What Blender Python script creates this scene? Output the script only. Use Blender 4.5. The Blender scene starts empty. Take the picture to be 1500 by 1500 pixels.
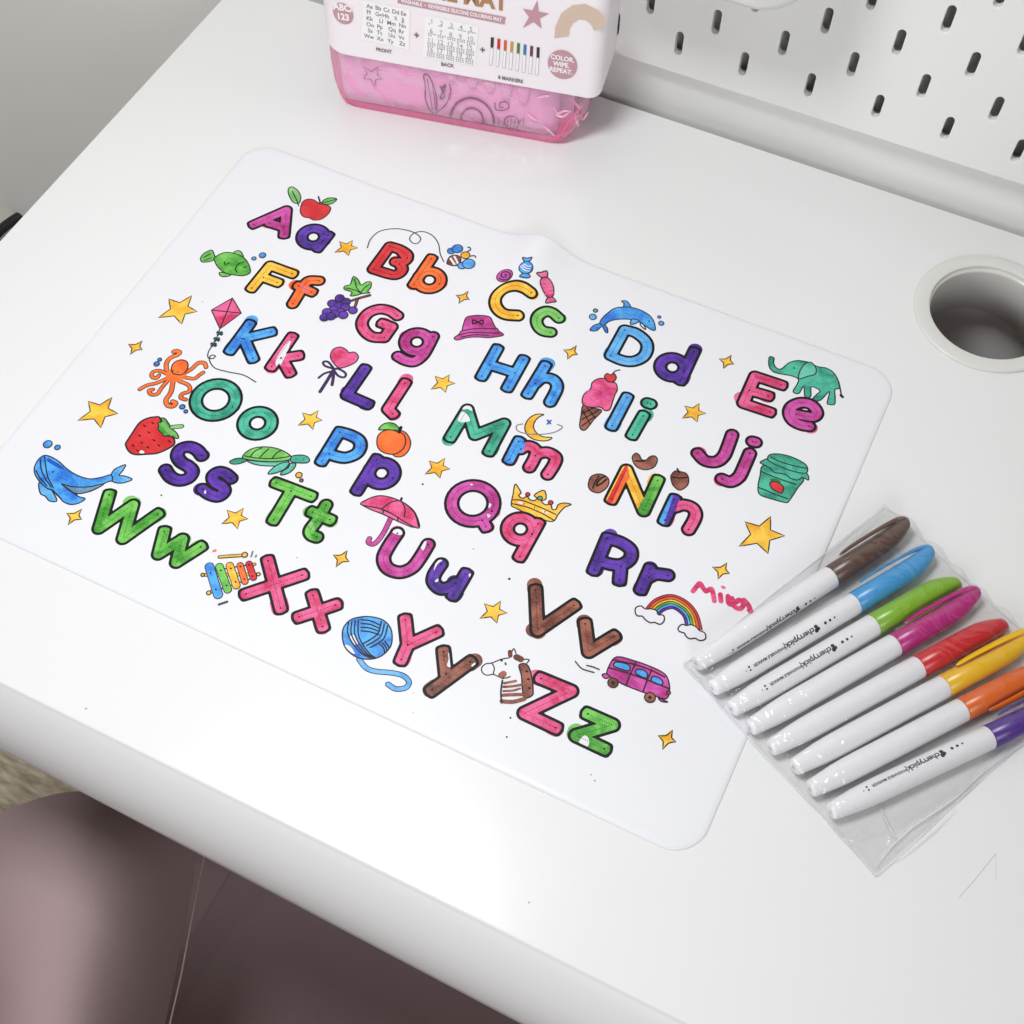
import bpy, bmesh, math, random
import numpy as np
from mathutils import Vector, Matrix, geometry
random.seed(7)
S = 0.01                                  # everything below is laid out in centimetres
sc = bpy.context.scene
C = sc.collection

# ------------------------------------------------------------------ camera
CAM = np.array([48.6124, -58.0589, 50.2545])
F_PX, CY = 1695.96, 905.08
R = np.array([[0.8985158, 0.43893972, -0.00113267],
              [0.391739998, -0.80305606, -0.44904425],
              [-0.198012956, 0.40302964, -0.8935088]])
cam_d = bpy.data.cameras.new('camera'); cam = bpy.data.objects.new('camera', cam_d); C.objects.link(cam)
Mw = Matrix(((R[0][0], -R[1][0], -R[2][0], CAM[0]*S), (R[0][1], -R[1][1], -R[2][1], CAM[1]*S),
             (R[0][2], -R[1][2], -R[2][2], CAM[2]*S), (0, 0, 0, 1)))
cam.matrix_world = Mw
cam_d.sensor_width = 36; cam_d.lens = F_PX/1500*36; cam_d.shift_y = (CY-750)/1500
cam_d.clip_start = 0.01; cam_d.clip_end = 50
sc.camera = cam

# ------------------------------------------------------------------ light
w = bpy.data.worlds.new('World'); sc.world = w; w.use_nodes = True
w.node_tree.nodes['Background'].inputs[0].default_value = (1.0, 0.985, 0.965, 1)
w.node_tree.nodes['Background'].inputs[1].default_value = 0.14
def area(name, loc, target, sx, sy, power, col):
    d = bpy.data.lights.new(name, 'AREA'); d.shape = 'RECTANGLE'; d.size = sx; d.size_y = sy
    d.energy = power; d.color = col
    o = bpy.data.objects.new(name, d); C.objects.link(o); o.location = loc
    o.rotation_euler = (Vector(target)-Vector(loc)).to_track_quat('-Z', 'Y').to_euler()
    return o
area('overhead_key_light', (0.17, -0.425, 0.78), (0.17, -0.41, 0), 0.24, 0.24, 4.25, (0.97, 0.985, 1.0))  # overhead key light, added for the desk's bright patch and falloff
area('side_window_light', (0.85, -1.15, 0.55), (0.25, -0.05, 0.05), 0.40, 0.40, 3.0, (0.985, 0.99, 1.0))
area('left_fill_light', (-1.0, -0.75, 0.10), (-0.25, -0.2, -0.25), 0.5, 0.3, 2.1, (0.97, 0.985, 1.0))  # fill light added to lift the left wall, chair and floor
sc.view_settings.view_transform = 'Standard'; sc.view_settings.look = 'None'
sc.view_settings.exposure = 0.24; sc.view_settings.gamma = 1.0
sc.render.engine = 'CYCLES'
sc.cycles.caustics_reflective = False; sc.cycles.caustics_refractive = False; sc.cycles.max_bounces = 10; sc.cycles.transparent_max_bounces = 16

# ------------------------------------------------------------------ pixel -> place helpers (photo is 1500 px)
def ray(u, v):
    return R.T @ np.array([(u-750)/F_PX, (v-CY)/F_PX, 1.0])
def onz(u, v, z=0.0):
    d = ray(u, v); t = (z-CAM[2])/d[2]; return CAM+t*d
def ony(u, v, y):
    d = ray(u, v); t = (y-CAM[1])/d[1]; return CAM+t*d
MX0, MY0, MW, MH, MT = 9.01, -42.70, 40.96, 29.65, 0.12
def hmat(x, y):                           # height of the mat's top face, with its ripple at the back edge
    g = np.exp(-((MY0+MH-y)/6.0)**2)
    return MT + 0.95*np.exp(-((x-28.7)/1.6)**2)*np.exp(-((MY0+MH-y)/4.5)**2) + 0.04*np.exp(-((x-22.5)/3.0)**2)*g + 0.10*np.exp(-((x-12)/3.5)**2)*np.exp(-((y+13)/4.0)**2)
def onmat(u, v):
    z = MT
    for _ in range(6):
        q = onz(u, v, z); z = float(hmat(q[0], q[1]))
    return q[:2]
CROPS = {'A': (270, 220, .19333), 'B': (500, 320, .19333), 'C': (180, 450, .16), 'D': (420, 460, .16),
         'E': (660, 350, .13333), 'F': (830, 420, .14667), 'G': (1000, 500, .16667), 'H': (630, 560, .14),
         'I': (40, 560, .14667), 'J': (90, 700, .16), 'K': (180, 600, .12), 'L': (320, 620, .13333),
         'M': (450, 590, .13333), 'N': (290, 790, .14667), 'O': (490, 690, .14667), 'P': (490, 860, .16),
         'Q': (640, 690, .13333), 'R': (840, 640, .14), 'S': (840, 770, .18667), 'T': (690, 840, .15333),
         'U': (690, 930, .21333), 'V': (440, 0, .32), 'W': (980, 720, .38662), 'X': (1000, 850, .16), 'px': (0, 0, 1.0)}
def cpx(k, p):
    a, b, s = CROPS[k]; return (a+s*p[0], b+s*p[1])
def M_(k, pts): return np.array([onmat(*cpx(k, p)) for p in pts])

# ------------------------------------------------------------------ object helpers
def mesh(name, verts, faces, mats, parent=None, midx=None, smooth=False, kind=None, label=None):
    me = bpy.data.meshes.new(name)
    me.from_pydata([(v[0]*S, v[1]*S, v[2]*S) for v in verts], [], faces)
    if not isinstance(mats, (list, tuple)): mats = [mats]
    for m in mats: me.materials.append(m)
    if midx is not None: me.polygons.foreach_set('material_index', midx)
    if smooth: me.polygons.foreach_set('use_smooth', [True]*len(me.polygons))
    me.update()
    o = bpy.data.objects.new(name, me); C.objects.link(o)
    if parent: o.parent = parent
    if kind: o['kind'] = kind
    if label: o['label'] = label
    return o
def frombm(name, bm, mats, parent=None, smooth=False, **k):
    bmesh.ops.recalc_face_normals(bm, faces=bm.faces)
    bm.verts.index_update()
    v = [tuple(q.co) for q in bm.verts]; f = [[q.index for q in g.verts] for g in bm.faces]
    bm.free(); return mesh(name, v, f, mats, parent, smooth=smooth, **k)
def empty(name, loc, label, cat, group=None):
    o = bpy.data.objects.new(name, None); C.objects.link(o); o.location = Vector(loc)*S
    o.empty_display_size = 0.01
    o['label'] = label; o['category'] = cat
    if group: o['group'] = group
    return o
def adopt(o, parent):                     # meshes are laid out in world space: keep them where they are
    o.parent = parent; o.matrix_parent_inverse = Matrix.Translation(-Vector(parent.location))
    return o
def tag(o, label, cat, group=None):
    o['label'] = label; o['category'] = cat
    if group: o['group'] = group
    return o

# ------------------------------------------------------------------ materials
def srgb(c):
    return tuple(((x/255)/12.92 if x <= 10 else ((x/255+.055)/1.055)**2.4) for x in c)+(1,)
def new_mat(name):
    m = bpy.data.materials.new(name); m.use_nodes = True
    nt = m.node_tree; return m, nt, nt.nodes['Principled BSDF']
def plain(name, col, rough=.4, spec=.5, noise=0.0, nscale=40, bump=0.0, bscale=400, coat=0.0, metal=0.0):
    m, nt, b = new_mat(name)
    b.inputs['Roughness'].default_value = rough; b.inputs['Specular IOR Level'].default_value = spec
    b.inputs['Base Color'].default_value = srgb(col); b.inputs['Metallic'].default_value = metal
    b.inputs['Coat Weight'].default_value = coat; b.inputs['Coat Roughness'].default_value = .08
    geo = nt.nodes.new('ShaderNodeNewGeometry')
    if noise:
        n = nt.nodes.new('ShaderNodeTexNoise'); n.inputs['Scale'].default_value = nscale; n.inputs['Detail'].default_value = 5
        nt.links.new(geo.outputs['Position'], n.inputs['Vector'])
        mx = nt.nodes.new('ShaderNodeMix'); mx.data_type = 'RGBA'
        c = srgb(col); mx.inputs[6].default_value = tuple(x*(1-noise) for x in c[:3])+(1,)
        mx.inputs[7].default_value = tuple(min(1, x*(1+noise)) for x in c[:3])+(1,)
        nt.links.new(n.outputs['Fac'], mx.inputs[0]); nt.links.new(mx.outputs[2], b.inputs['Base Color'])
    if bump:
        n2 = nt.nodes.new('ShaderNodeTexNoise'); n2.inputs['Scale'].default_value = bscale; n2.inputs['Detail'].default_value = 4
        nt.links.new(geo.outputs['Position'], n2.inputs['Vector'])
        bp = nt.nodes.new('ShaderNodeBump'); bp.inputs['Strength'].default_value = bump; bp.inputs['Distance'].default_value = .001
        nt.links.new(n2.outputs['Fac'], bp.inputs['Height']); nt.links.new(bp.outputs['Normal'], b.inputs['Normal'])
    return m
INK = {}
def ink(name, dark, light, rot=0.6):
    """felt-tip ink: light wash with darker overlapped passes and fine streaks"""
    m, nt, b = new_mat('ink_'+name)
    b.inputs['Roughness'].default_value = .38
    geo = nt.nodes.new('ShaderNodeNewGeometry')
    n = nt.nodes.new('ShaderNodeTexNoise'); n.inputs['Scale'].default_value = 95; n.inputs['Detail'].default_value = 3; n.inputs['Distortion'].default_value = .6
    nt.links.new(geo.outputs['Position'], n.inputs['Vector'])
    r1 = nt.nodes.new('ShaderNodeValToRGB'); r1.color_ramp.elements[0].position = .38; r1.color_ramp.elements[1].position = .62
    nt.links.new(n.outputs['Fac'], r1.inputs[0])
    mp = nt.nodes.new('ShaderNodeMapping'); mp.inputs['Rotation'].default_value = (0, 0, rot); mp.inputs['Scale'].default_value = (200, 1300, 1)
    nt.links.new(geo.outputs['Position'], mp.inputs[0])
    n2 = nt.nodes.new('ShaderNodeTexNoise'); n2.inputs['Scale'].default_value = 1; n2.inputs['Detail'].default_value = 2
    nt.links.new(mp.outputs[0], n2.inputs['Vector'])
    n3 = nt.nodes.new('ShaderNodeTexNoise'); n3.inputs['Scale'].default_value = 700; n3.inputs['Detail'].default_value = 3
    nt.links.new(geo.outputs['Position'], n3.inputs['Vector'])
    a = nt.nodes.new('ShaderNodeMath'); a.operation = 'MULTIPLY_ADD'; a.inputs[1].default_value = .8; 
    a2 = nt.nodes.new('ShaderNodeMath'); a2.operation = 'MULTIPLY_ADD'; a2.inputs[1].default_value = .9; a2.inputs[2].default_value = -.60
    a3 = nt.nodes.new('ShaderNodeMath'); a3.operation = 'MULTIPLY_ADD'; a3.inputs[1].default_value = .7
    nt.links.new(n3.outputs['Fac'], a3.inputs[0]); nt.links.new(a2.outputs[0], a3.inputs[2])
    nt.links.new(n2.outputs['Fac'], a2.inputs[0]); nt.links.new(r1.outputs[0], a.inputs[0]); nt.links.new(a3.outputs[0], a.inputs[2])
    a.use_clamp = True
    mx = nt.nodes.new('ShaderNodeMix'); mx.data_type = 'RGBA'
    mx.inputs[6].default_value = srgb(dark); mx.inputs[7].default_value = srgb(light)
    nt.links.new(a.outputs[0], mx.inputs[0]); nt.links.new(mx.outputs[2], b.inputs['Base Color'])
    INK[name] = m
for nm, d, l in [('magenta', (158, 14, 108), (212, 84, 172)), ('purple', (44, 6, 108), (100, 54, 178)),
                 ('red', (196, 22, 28), (220, 52, 56)), ('orange', (232, 88, 18), (244, 120, 50)),
                 ('yellow', (228, 156, 6), (252, 204, 74)), ('green', (30, 132, 12), (122, 204, 90)),
                 ('lightgreen', (88, 172, 64), (132, 204, 106)), ('teal', (6, 122, 96), (78, 190, 160)),
                 ('lightteal', (60, 160, 140), (110, 200, 178)), ('blue', (8, 92, 200), (84, 174, 240)),
                 ('lightblue', (50, 140, 215), (110, 185, 238)), ('hotpink', (196, 10, 74), (234, 100, 154)),
                 ('brown', (80, 26, 10), (164, 98, 78)), ('pink', (214, 60, 120), (232, 120, 160)),
                 ('palegreen', (96, 168, 80), (150, 205, 130)), ('paleyellow', (236, 200, 110), (248, 222, 150)),
                 ('greyblue', (70, 110, 140), (120, 160, 190)), ('darkblue', (10, 50, 150), (30, 90, 190)),
                 ('softred', (228, 90, 90), (240, 130, 130)), ('darkgreen', (10, 90, 20), (40, 130, 40))]:
    ink(nm, d, l)
INK['black'] = plain('print_black', (8, 6, 9), .5, .3)
INK['line'] = plain('print_thin_line', (38, 33, 38), .5, .3)
INK['grey'] = plain('print_grey_line', (120, 120, 125), .45)
INK['darkteal'] = plain('print_dark_teal', (20, 60, 60), .45)
INK['darkpurple'] = plain('print_dark_purple', (48, 30, 76), .45)
MATW = plain('white_silicone', (231, 231, 234), .36, .45, noise=.012, nscale=6)
INK['white'] = plain('bare_silicone', (229, 228, 232), .38, .45)
DESKW = plain('white_lacquer', (232, 232, 231), .20, .5, noise=.012, nscale=5, bump=.015, bscale=90)
def worn(m, lo, hi, scale):                # uneven sheen: wiped and handled areas
    nt = m.node_tree; b = nt.nodes['Principled BSDF']; g = nt.nodes.new('ShaderNodeNewGeometry'); n = nt.nodes.new('ShaderNodeTexNoise')
    n.inputs['Scale'].default_value = scale; n.inputs['Detail'].default_value = 3
    mr = nt.nodes.new('ShaderNodeMapRange'); mr.interpolation_type = 'SMOOTHSTEP'; mr.inputs[1].default_value = .2; mr.inputs[2].default_value = .8; mr.inputs[3].default_value = lo; mr.inputs[4].default_value = hi
    nt.links.new(g.outputs['Position'], n.inputs['Vector']); nt.links.new(n.outputs['Fac'], mr.inputs[0]); nt.links.new(mr.outputs[0], b.inputs['Roughness'])
worn(DESKW, .17, .27, 6); worn(MATW, .30, .44, 14)
PEGW = plain('white_painted_steel', (240, 240, 237), .45)
WALLM = plain('white_wall_paint', (236, 234, 231), .8, .2, noise=.02, nscale=8, bump=.1, bscale=250)

# ------------------------------------------------------------------ setting
mesh('wall', [(-140, 1.75, -62), (120, 1.75, -62), (120, 1.75, 90), (-140, 1.75, 90)], [(0, 1, 2, 3)], WALLM, kind='structure')
fm, nt, b = new_mat('beige_carpet')
geo = nt.nodes.new('ShaderNodeNewGeometry')
mp = nt.nodes.new('ShaderNodeMapping'); mp.inputs['Rotation'].default_value = (0, 0, .5); mp.inputs['Scale'].default_value = (45, 160, 1)
n = nt.nodes.new('ShaderNodeTexNoise'); n.inputs['Scale'].default_value = 1; n.inputs['Detail'].default_value = 8
rp = nt.nodes.new('ShaderNodeValToRGB')
rp.color_ramp.elements[0].position = .3; rp.color_ramp.elements[0].color = srgb((158, 144, 120))
rp.color_ramp.elements[1].position = .75; rp.color_ramp.elements[1].color = srgb((226, 214, 192))
nt.links.new(geo.outputs['Position'], mp.inputs[0]); nt.links.new(mp.outputs[0], n.inputs['Vector'])
nt.links.new(n.outputs['Fac'], rp.inputs[0]); nt.links.new(rp.outputs[0], b.inputs['Base Color'])
b.inputs['Roughness'].default_value = .9
bp = nt.nodes.new('ShaderNodeBump'); bp.inputs['Strength'].default_value = .6; bp.inputs['Distance'].default_value = .004
nt.links.new(n.outputs['Fac'], bp.inputs['Height']); nt.links.new(bp.outputs['Normal'], b.inputs['Normal'])
mesh('floor', [(-140, -190, -62), (120, -190, -62), (120, 1.75, -62), (-140, 1.75, -62)], [(0, 1, 2, 3)], fm, kind='structure')

# ------------------------------------------------------------------ desk
desk = empty('desk', (35, -25, -62), 'glossy white desk with a rounded front edge and a round cable hole', 'desk')
GX, GY, GR = 53.12, -6.55, 3.82
def rimloop(bm, pts, z):
    vs = [bm.verts.new((p[0], p[1], z)) for p in pts]
    return vs, [bm.edges.new((vs[i], vs[(i+1) % len(vs)])) for i in range(len(vs))]
def fy(x): return -49.0
bm = bmesh.new()
NX = 24
xs = [0.05+i*(96-.05)/NX for i in range(NX+1)]
outer = [(0, -48.9)]+[(x, -48.98) for x in xs]+[(96.1, -48.9), (96.1, -.08), (0, -.08)]
circ = [(GX+GR*math.cos(a*math.tau/72), GY+GR*math.sin(a*math.tau/72)) for a in range(72)]
v1, e1 = rimloop(bm, outer, 0); v2, e2 = rimloop(bm, circ, 0)
bmesh.ops.triangle_fill(bm, edges=e1+e2, use_beauty=True)
adopt(frombm('tabletop', bm, DESKW), desk)
# edges: left, back (small roll), front fascia with a curved profile
prof = [(0, 0), (.05, -.008), (.09, -.03), (.13, -.075), (.17, -.13), (.23, -.19), (.55, -.55), (.95, -1.05), (1.35, -1.7), (1.7, -2.4), (1.98, -3.2), (2.15, -3.95), (2.2, -4.4), (2.12, -4.6), (1.9, -4.65), (-2, -4.65)]
v = []; f = []
for i, x in enumerate([0]+xs+[96.1]):
    k = 1.0+max(0, (x-12))*0.0052
    for (a, z) in prof: v.append((x, -48.98-a*(k if a > .2 else 1), z))
n = len(prof)
for i in range(len(xs)+1):
    for j in range(n-1): f.append((i*n+j, i*n+j+1, (i+1)*n+j+1, (i+1)*n+j))
adopt(mesh('front_edge', v, f, DESKW, smooth=True), desk)
v = []; f = []
ring = [(0, -48.98), (0, -.08), (96.1, -.08), (96.1, -48.98)]
for (x, y) in ring:
    sx = -.06 if x < 1 else .06; sy = .06 if y > -10 else 0
    v += [(x, y, 0), (x+sx, y+sy, -.06), (x+sx, y+sy, -3.0)]
for i in range(3):
    for j in range(2): f.append((i*3+j, i*3+j+1, i*3+4+j, i*3+3+j))
adopt(mesh('edge_band', v, f, DESKW), desk)
def box(x0, x1, y0, y1, z0, z1):
    v = [(x, y, z) for z in (z0, z1) for (x, y) in ((x0, y0), (x1, y0), (x1, y1), (x0, y1))]
    return v, [(3, 2, 1, 0), (4, 5, 6, 7), (0, 1, 5, 4), (1, 2, 6, 5), (2, 3, 7, 6), (3, 0, 4, 7)]
adopt(mesh('underside_panel', [(0.05, -50.9, -3.05), (GX-4.5, -50.9, -3.05), (GX-4.5, -.1, -3.05), (0.05, -.1, -3.05)], [(0, 1, 2, 3)], DESKW), desk)
adopt(mesh('underside_panel', [(GX-4.4, -50.9, -3.05), (96, -50.9, -3.05), (96, -12, -3.05), (GX-4.4, -12, -3.05)], [(0, 1, 2, 3)], DESKW), desk)
for (x0, x1) in ((2, 6), (90, 94)):
    vv, ff = box(x0, x1, -44, -38, -62, -3.1); adopt(mesh('leg', vv, ff, DESKW), desk)
    vv, ff = box(x0, x1, -8, -2, -62, -3.1); adopt(mesh('leg', vv, ff, DESKW), desk)
vv, ff = box(6.1, 89.9, -1.9, -.6, -62, -3.1); adopt(mesh('back_shade_panel', vv, ff, DESKW), desk)  # unseen panel added so the space under the desk stays dark
for (x0, x1) in ((.6, 1.9), (94.1, 95.4)):
    vv, ff = box(x0, x1, -46, -.6, -62, -3.1); adopt(mesh('side_shade_panel', vv, ff, DESKW), desk)  # unseen sides, added to keep ambient light out from below
SHADE_M = plain('hole_shade_grey', (66, 64, 58), .6)
vv, ff = box(10, 86, -13, -2.0, -14.1, -14.0); adopt(mesh('hole_shade_sheet', vv, ff, SHADE_M), desk)  # dark sheet added below the cable hole, its colour stands for shade
vv, ff = box(6, 90, .95, 1.15, -7, 4.0); adopt(mesh('rear_panel', vv, ff, PEGW), desk)
# cable grommet: raised ring, stepped tube
gp = [(4.20, .0), (4.22, .09), (4.17, .15), (4.07, .17), (3.42, .17), (3.37, .15), (3.35, .09), (3.34, -.10), (3.26, -.12), (3.23, -.17), (3.22, -.3), (3.20, -3.1), (3.35, -3.12), (3.35, -.3)]
v = []; f = []; N = 96
for i in range(N):
    a = i*math.tau/N
    for (r, z) in gp: v.append((GX+r*math.cos(a), GY+r*math.sin(a), z+.004))
n = len(gp)
for i in range(N):
    for j in range(n-1): f.append((i*n+j, i*n+j+1, ((i+1) % N)*n+j+1, ((i+1) % N)*n+j))
gmat = plain('white_plastic', (222, 221, 216), .3)
adopt(mesh('cable_grommet', v, f, gmat, smooth=True), desk)
# pencil scratches and specks on the top
def ribbon(P, hw, z=None, closed=False, zoff=0.0):
    P = np.array(P, float); n = len(P); V = []; Fc = []
    if closed: T = np.roll(P, -1, 0)-np.roll(P, 1, 0)
    else: T = np.gradient(P, axis=0)
    T /= (np.linalg.norm(T, axis=1)[:, None]+1e-9); Nn = np.stack([-T[:, 1], T[:, 0]], 1)
    h = np.broadcast_to(np.asarray(hw, float), (n,))
    for i in range(n):
        for s in (-1, 1):
            q = P[i]+s*h[i]*Nn[i]; V.append((q[0], q[1], (hmat(q[0], q[1]) if z is None else z)+zoff))
    for i in range(n-1 if not closed else n):
        a, b_ = i, (i+1) % n; Fc.append((2*a, 2*b_, 2*b_+1, 2*a+1))
    return V, Fc
pen = plain('pencil_grey', (172, 172, 172), .5)
for pts, hw in (([(1405, 1315), (1432, 1284), (1459, 1250)], .011), ([(1459, 1250), (1459, 1268), (1459, 1288)], .006)):
    V, Fc = ribbon([onz(*q)[:2] for q in pts], hw, z=.004); adopt(mesh('pencil_mark', V, Fc, pen), desk)
def disc(cx, cy, r, z, n=8): return [(cx+r*math.cos(i*math.tau/n), cy+r*math.sin(i*math.tau/n), z) for i in range(n)], [tuple(range(n))]
for (u, vv_, r) in ((126, 1038, .06), (775, 1322, .05), (1243, 822, .03)):
    q = onz(u, vv_); V, Fc = disc(q[0], q[1], r, .004); adopt(mesh('speck', V, Fc, pen), desk)

# ------------------------------------------------------------------ pegboard
bm = bmesh.new()
PX0, PX1, PZ0, PZ1, PY = 20, 66, 3.25, 34, 0.0
SX, SZ, SH, SW = 30.963, 5.197, .75, .235
edges = []
def loop(bm, pts):
    vs = [bm.verts.new(p) for p in pts]; return [bm.edges.new((vs[i], vs[(i+1) % len(vs)])) for i in range(len(vs))]
edges += loop(bm, [(PX0, PY, PZ0), (PX1, PY, PZ0), (PX1, PY, PZ1), (PX0, PY, PZ1)])
slots = []
for j in range(0, 14):
    for i in range(-4, 10):
        x = SX+4*i+(2 if j % 2 else 0); z = SZ+2*j
        if PX0+1 < x < PX1-1 and z < PZ1-1.5: slots.append((x, z))
for (x, z) in slots:
    pts = [(x+SW*math.cos(a), PY, z+(SH-SW)+SW*math.sin(a)) for a in [k*math.pi/6 for k in range(7)]]
    pts += [(x+SW*math.cos(a), PY, z-(SH-SW)+SW*math.sin(a)) for a in [math.pi+k*math.pi/6 for k in range(7)]]
    edges += loop(bm, pts)
bmesh.ops.triangle_fill(bm, edges=edges, use_beauty=True)
bmesh.ops.recalc_face_normals(bm, faces=bm.faces)
bound = [e for e in bm.edges if len(e.link_faces) == 1]
ex = bmesh.ops.extrude_face_region(bm, geom=list(bm.faces))
vs = [g for g in ex['geom'] if isinstance(g, bmesh.types.BMVert)]
bmesh.ops.translate(bm, verts=vs, vec=(0, .45, 0))
peg = frombm('pegboard', bm, PEGW)
bv = peg.modifiers.new('edge', 'BEVEL'); bv.width = .0004; bv.segments = 2; bv.limit_method = 'ANGLE'
tag(peg, 'white pegboard with staggered upright slots standing behind the desk', 'pegboard')
# white container hanging on it, only its rounded foot in view
q0 = ony(1122, 27, -5.0); q1 = ony(1184, -2, -5.0)
rr = 3.4; xr = q1[0]+.4; zb = q0[2]; xl = xr-14; zt = zb+12
def rrect(xl, xr, zb, zt, r, y):
    pts = []
    for (cx, cz, a0) in ((xr-r, zb+r, -90), (xr-r, zt-r, 0), (xl+r, zt-r, 90), (xl+r, zb+r, 180)):
        for k in range(9):
            a = math.radians(a0+k*90/8); pts.append((cx+r*math.cos(a), y, cz+r*math.sin(a)))
    return pts
cont = empty('storage_tray', ((xl+xr)/2, -3, zb), 'glossy white storage tray with rounded corners hanging high on the pegboard', 'storage tray')
v = []
for (ins, y) in ((0, -.02), (0, -4.4), (.12, -4.8), (.45, -5.0)): v += rrect(xl+ins, xr-ins, zb+ins, zt-ins, rr-ins, y)
n = 36; f = []
for j in range(3):
    for i in range(n): f.append((j*n+i, j*n+(i+1) % n, (j+1)*n+(i+1) % n, (j+1)*n+i))
f.append(tuple(range(3*n, 4*n)))
adopt(mesh('tray_body', v, f, plain('white_gloss_plastic', (232, 232, 228), .18), smooth=True), cont)

# ------------------------------------------------------------------ waste bin at far left
bc = onz(95, 385, -38.5)
binn = empty('waste_bin', (bc[0], bc[1]-2, -62), 'round white bin with a black rim and grey lid beside the desk', 'bin')
def lathe(name, pts, cx, cy, mat, par, N=64):
    v = []; f = []; n = len(pts)
    for i in range(N):
        a = i*math.tau/N
        for (r, z) in pts: v.append((cx+r*math.cos(a), cy+r*math.sin(a), z))
    for i in range(N):
        for j in range(n-1): f.append((i*n+j, i*n+j+1, ((i+1) % N)*n+j+1, ((i+1) % N)*n+j))
    return adopt(mesh(name, v, f, mat, smooth=True), par)
p1 = onz(43, 305, -38.5); br = math.hypot(p1[0]-bc[0], p1[1]-bc[1])
lathe('bin_body', [(br*.8, -62), (br+.25, -38.9), (br+.25, -38.6)], bc[0], bc[1], gmat, binn)
lathe('rim', [(br+.3, -38.9), (br+.2, -38.4), (br-.2, -38.3), (br-.5, -38.6), (br-.55, -39)], bc[0], bc[1], plain('black_rubber', (30, 32, 30), .5), binn)
lathe('lid', [(br-.56, -39), (.01, -38.8)], bc[0], bc[1], plain('grey_lid', (168, 162, 164), .5, noise=.08, nscale=60), binn)

# ------------------------------------------------------------------ chair (blush tub chair below the front edge)
chm = plain('blush_velvet', (184, 160, 161), .85, .15, noise=.05, nscale=9, bump=.25, bscale=900)
cb = onz(150, 1380, -30)
chair = empty('chair', (30, -62, -62), 'dusty pink upholstered tub chair pushed under the front of the desk', 'chair')
def surf(name, rows, mat, par, label=None):
    n = len(rows[0]); v = [q for r_ in rows for q in r_]; f = []
    for i in range(len(rows)-1):
        for j in range(n-1): f.append((i*n+j, (i+1)*n+j, (i+1)*n+j+1, i*n+j+1))
    o = mesh(name, v, f, mat, smooth=True, label=label)
    m = o.modifiers.new('sub', 'SUBSURF'); m.levels = 2; m.render_levels = 2
    return adopt(o, par)
# arm: thick padded lobe; its ridge follows the outline seen below the desk edge
def pz(u, v_, z): return tuple(onz(u, v_, z))
rows = []
for (row) in [
    [(-160, 1330, -60), (-120, 1260, -45), (-60, 1222, -34), (0, 1190, -28), (60, 1166, -25.5), (125, 1154, -25), (190, 1172, -26), (250, 1190, -28)],
    [(-160, 1360, -58), (-120, 1300, -42), (-60, 1255, -30), (0, 1222, -24.5), (60, 1196, -22.5), (125, 1182, -22.3), (200, 1195, -25), (262, 1205, -28.5)],
    [(-160, 1420, -56), (-120, 1380, -40), (-60, 1340, -28), (0, 1300, -22.5), (70, 1270, -20.6), (145, 1250, -20.8), (225, 1242, -25), (292, 1248, -31)],
    [(-160, 1520, -54), (-120, 1480, -38), (-60, 1440, -26), (0, 1400, -21.5), (70, 1370, -20), (145, 1350, -20.6), (218, 1335, -26), (276, 1330, -33)],
    [(-160, 1640, -54), (-120, 1600, -38), (-60, 1560, -26), (0, 1510, -21.5), (60, 1480, -20.3), (130, 1455, -21.3), (200, 1440, -27), (256, 1430, -34.5)],
    [(-160, 1800, -56), (-120, 1760, -40), (-60, 1700, -28), (0, 1650, -23), (60, 1620, -22), (120, 1590, -23), (180, 1570, -29), (232, 1560, -36)]]:
    rows.append([pz(*q) for q in row])
surf('armrest', rows, chm, chair)
# rim piping where the padded arm turns in
V = []; Fc = []
path = [(262, 1195, -28.2), (300, 1250, -31), (284, 1330, -32.9), (265, 1430, -34.4), (244, 1520, -35.6), (230, 1600, -36.5)]
def tube(pts, r, n=8):
    pts = [np.array(p, float) for p in pts]; V = []; Fc = []
    for i, p in enumerate(pts):
        t = pts[min(i+1, len(pts)-1)]-pts[max(i-1, 0)]; t /= np.linalg.norm(t)
        a = np.cross(t, [0, 0, 1.0]); a /= (np.linalg.norm(a)+1e-9); b2 = np.cross(t, a)
        rr_ = r[i] if isinstance(r, (list, tuple)) else r
        for k in range(n):
            an = k*math.tau/n; V.append(tuple(p+rr_*(math.cos(an)*a+math.sin(an)*b2)))
    for i in range(len(pts)-1):
        for k in range(n): Fc.append((i*n+k, i*n+(k+1) % n, (i+1)*n+(k+1) % n, (i+1)*n+k))
    return V, Fc
V, Fc = tube([pz(*q) for q in path], .07)
adopt(mesh('piping', V, Fc, chm, smooth=True), chair)
# seat: deep, in the shade under the desk
rows = []
for y in (-78, -70, -62, -54, -46, -38, -32, -31):
    rows.append([(x, y, -57.5-0.012*(x-40)**2*.3-(8 if y == -31 else 0)-.02*(y+55)**2*.15) for x in (-4, 3, 10, 20, 30, 40, 50, 60, 68, 72)])
surf('seat', rows, chm, chair)
rows = []
for t in np.linspace(0, 1, 15):                                     # unseen tub back near the viewer, added to keep light off the seat
    a = math.pi*(1.02+.96*t); X_, Y_ = 40+38*math.cos(a), -60+17*math.sin(a); ox, oy = math.cos(a)*5, math.sin(a)*5
    X_ = max(X_, 8)
    rows.append([(X_, Y_, -60), (X_, Y_, -30), (X_, Y_, -12), (X_+ox*.3, Y_+oy*.3, -6), (X_+ox*.8, Y_+oy*.8, -6), (X_+ox, Y_+oy, -14), (X_+ox, Y_+oy, -60)])
surf('unseen_backrest', rows, chm, chair)
vv, ff = box(12, 70, -76, -33, -62, -60); adopt(mesh('seat_base', vv, ff, chm), chair)

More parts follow.
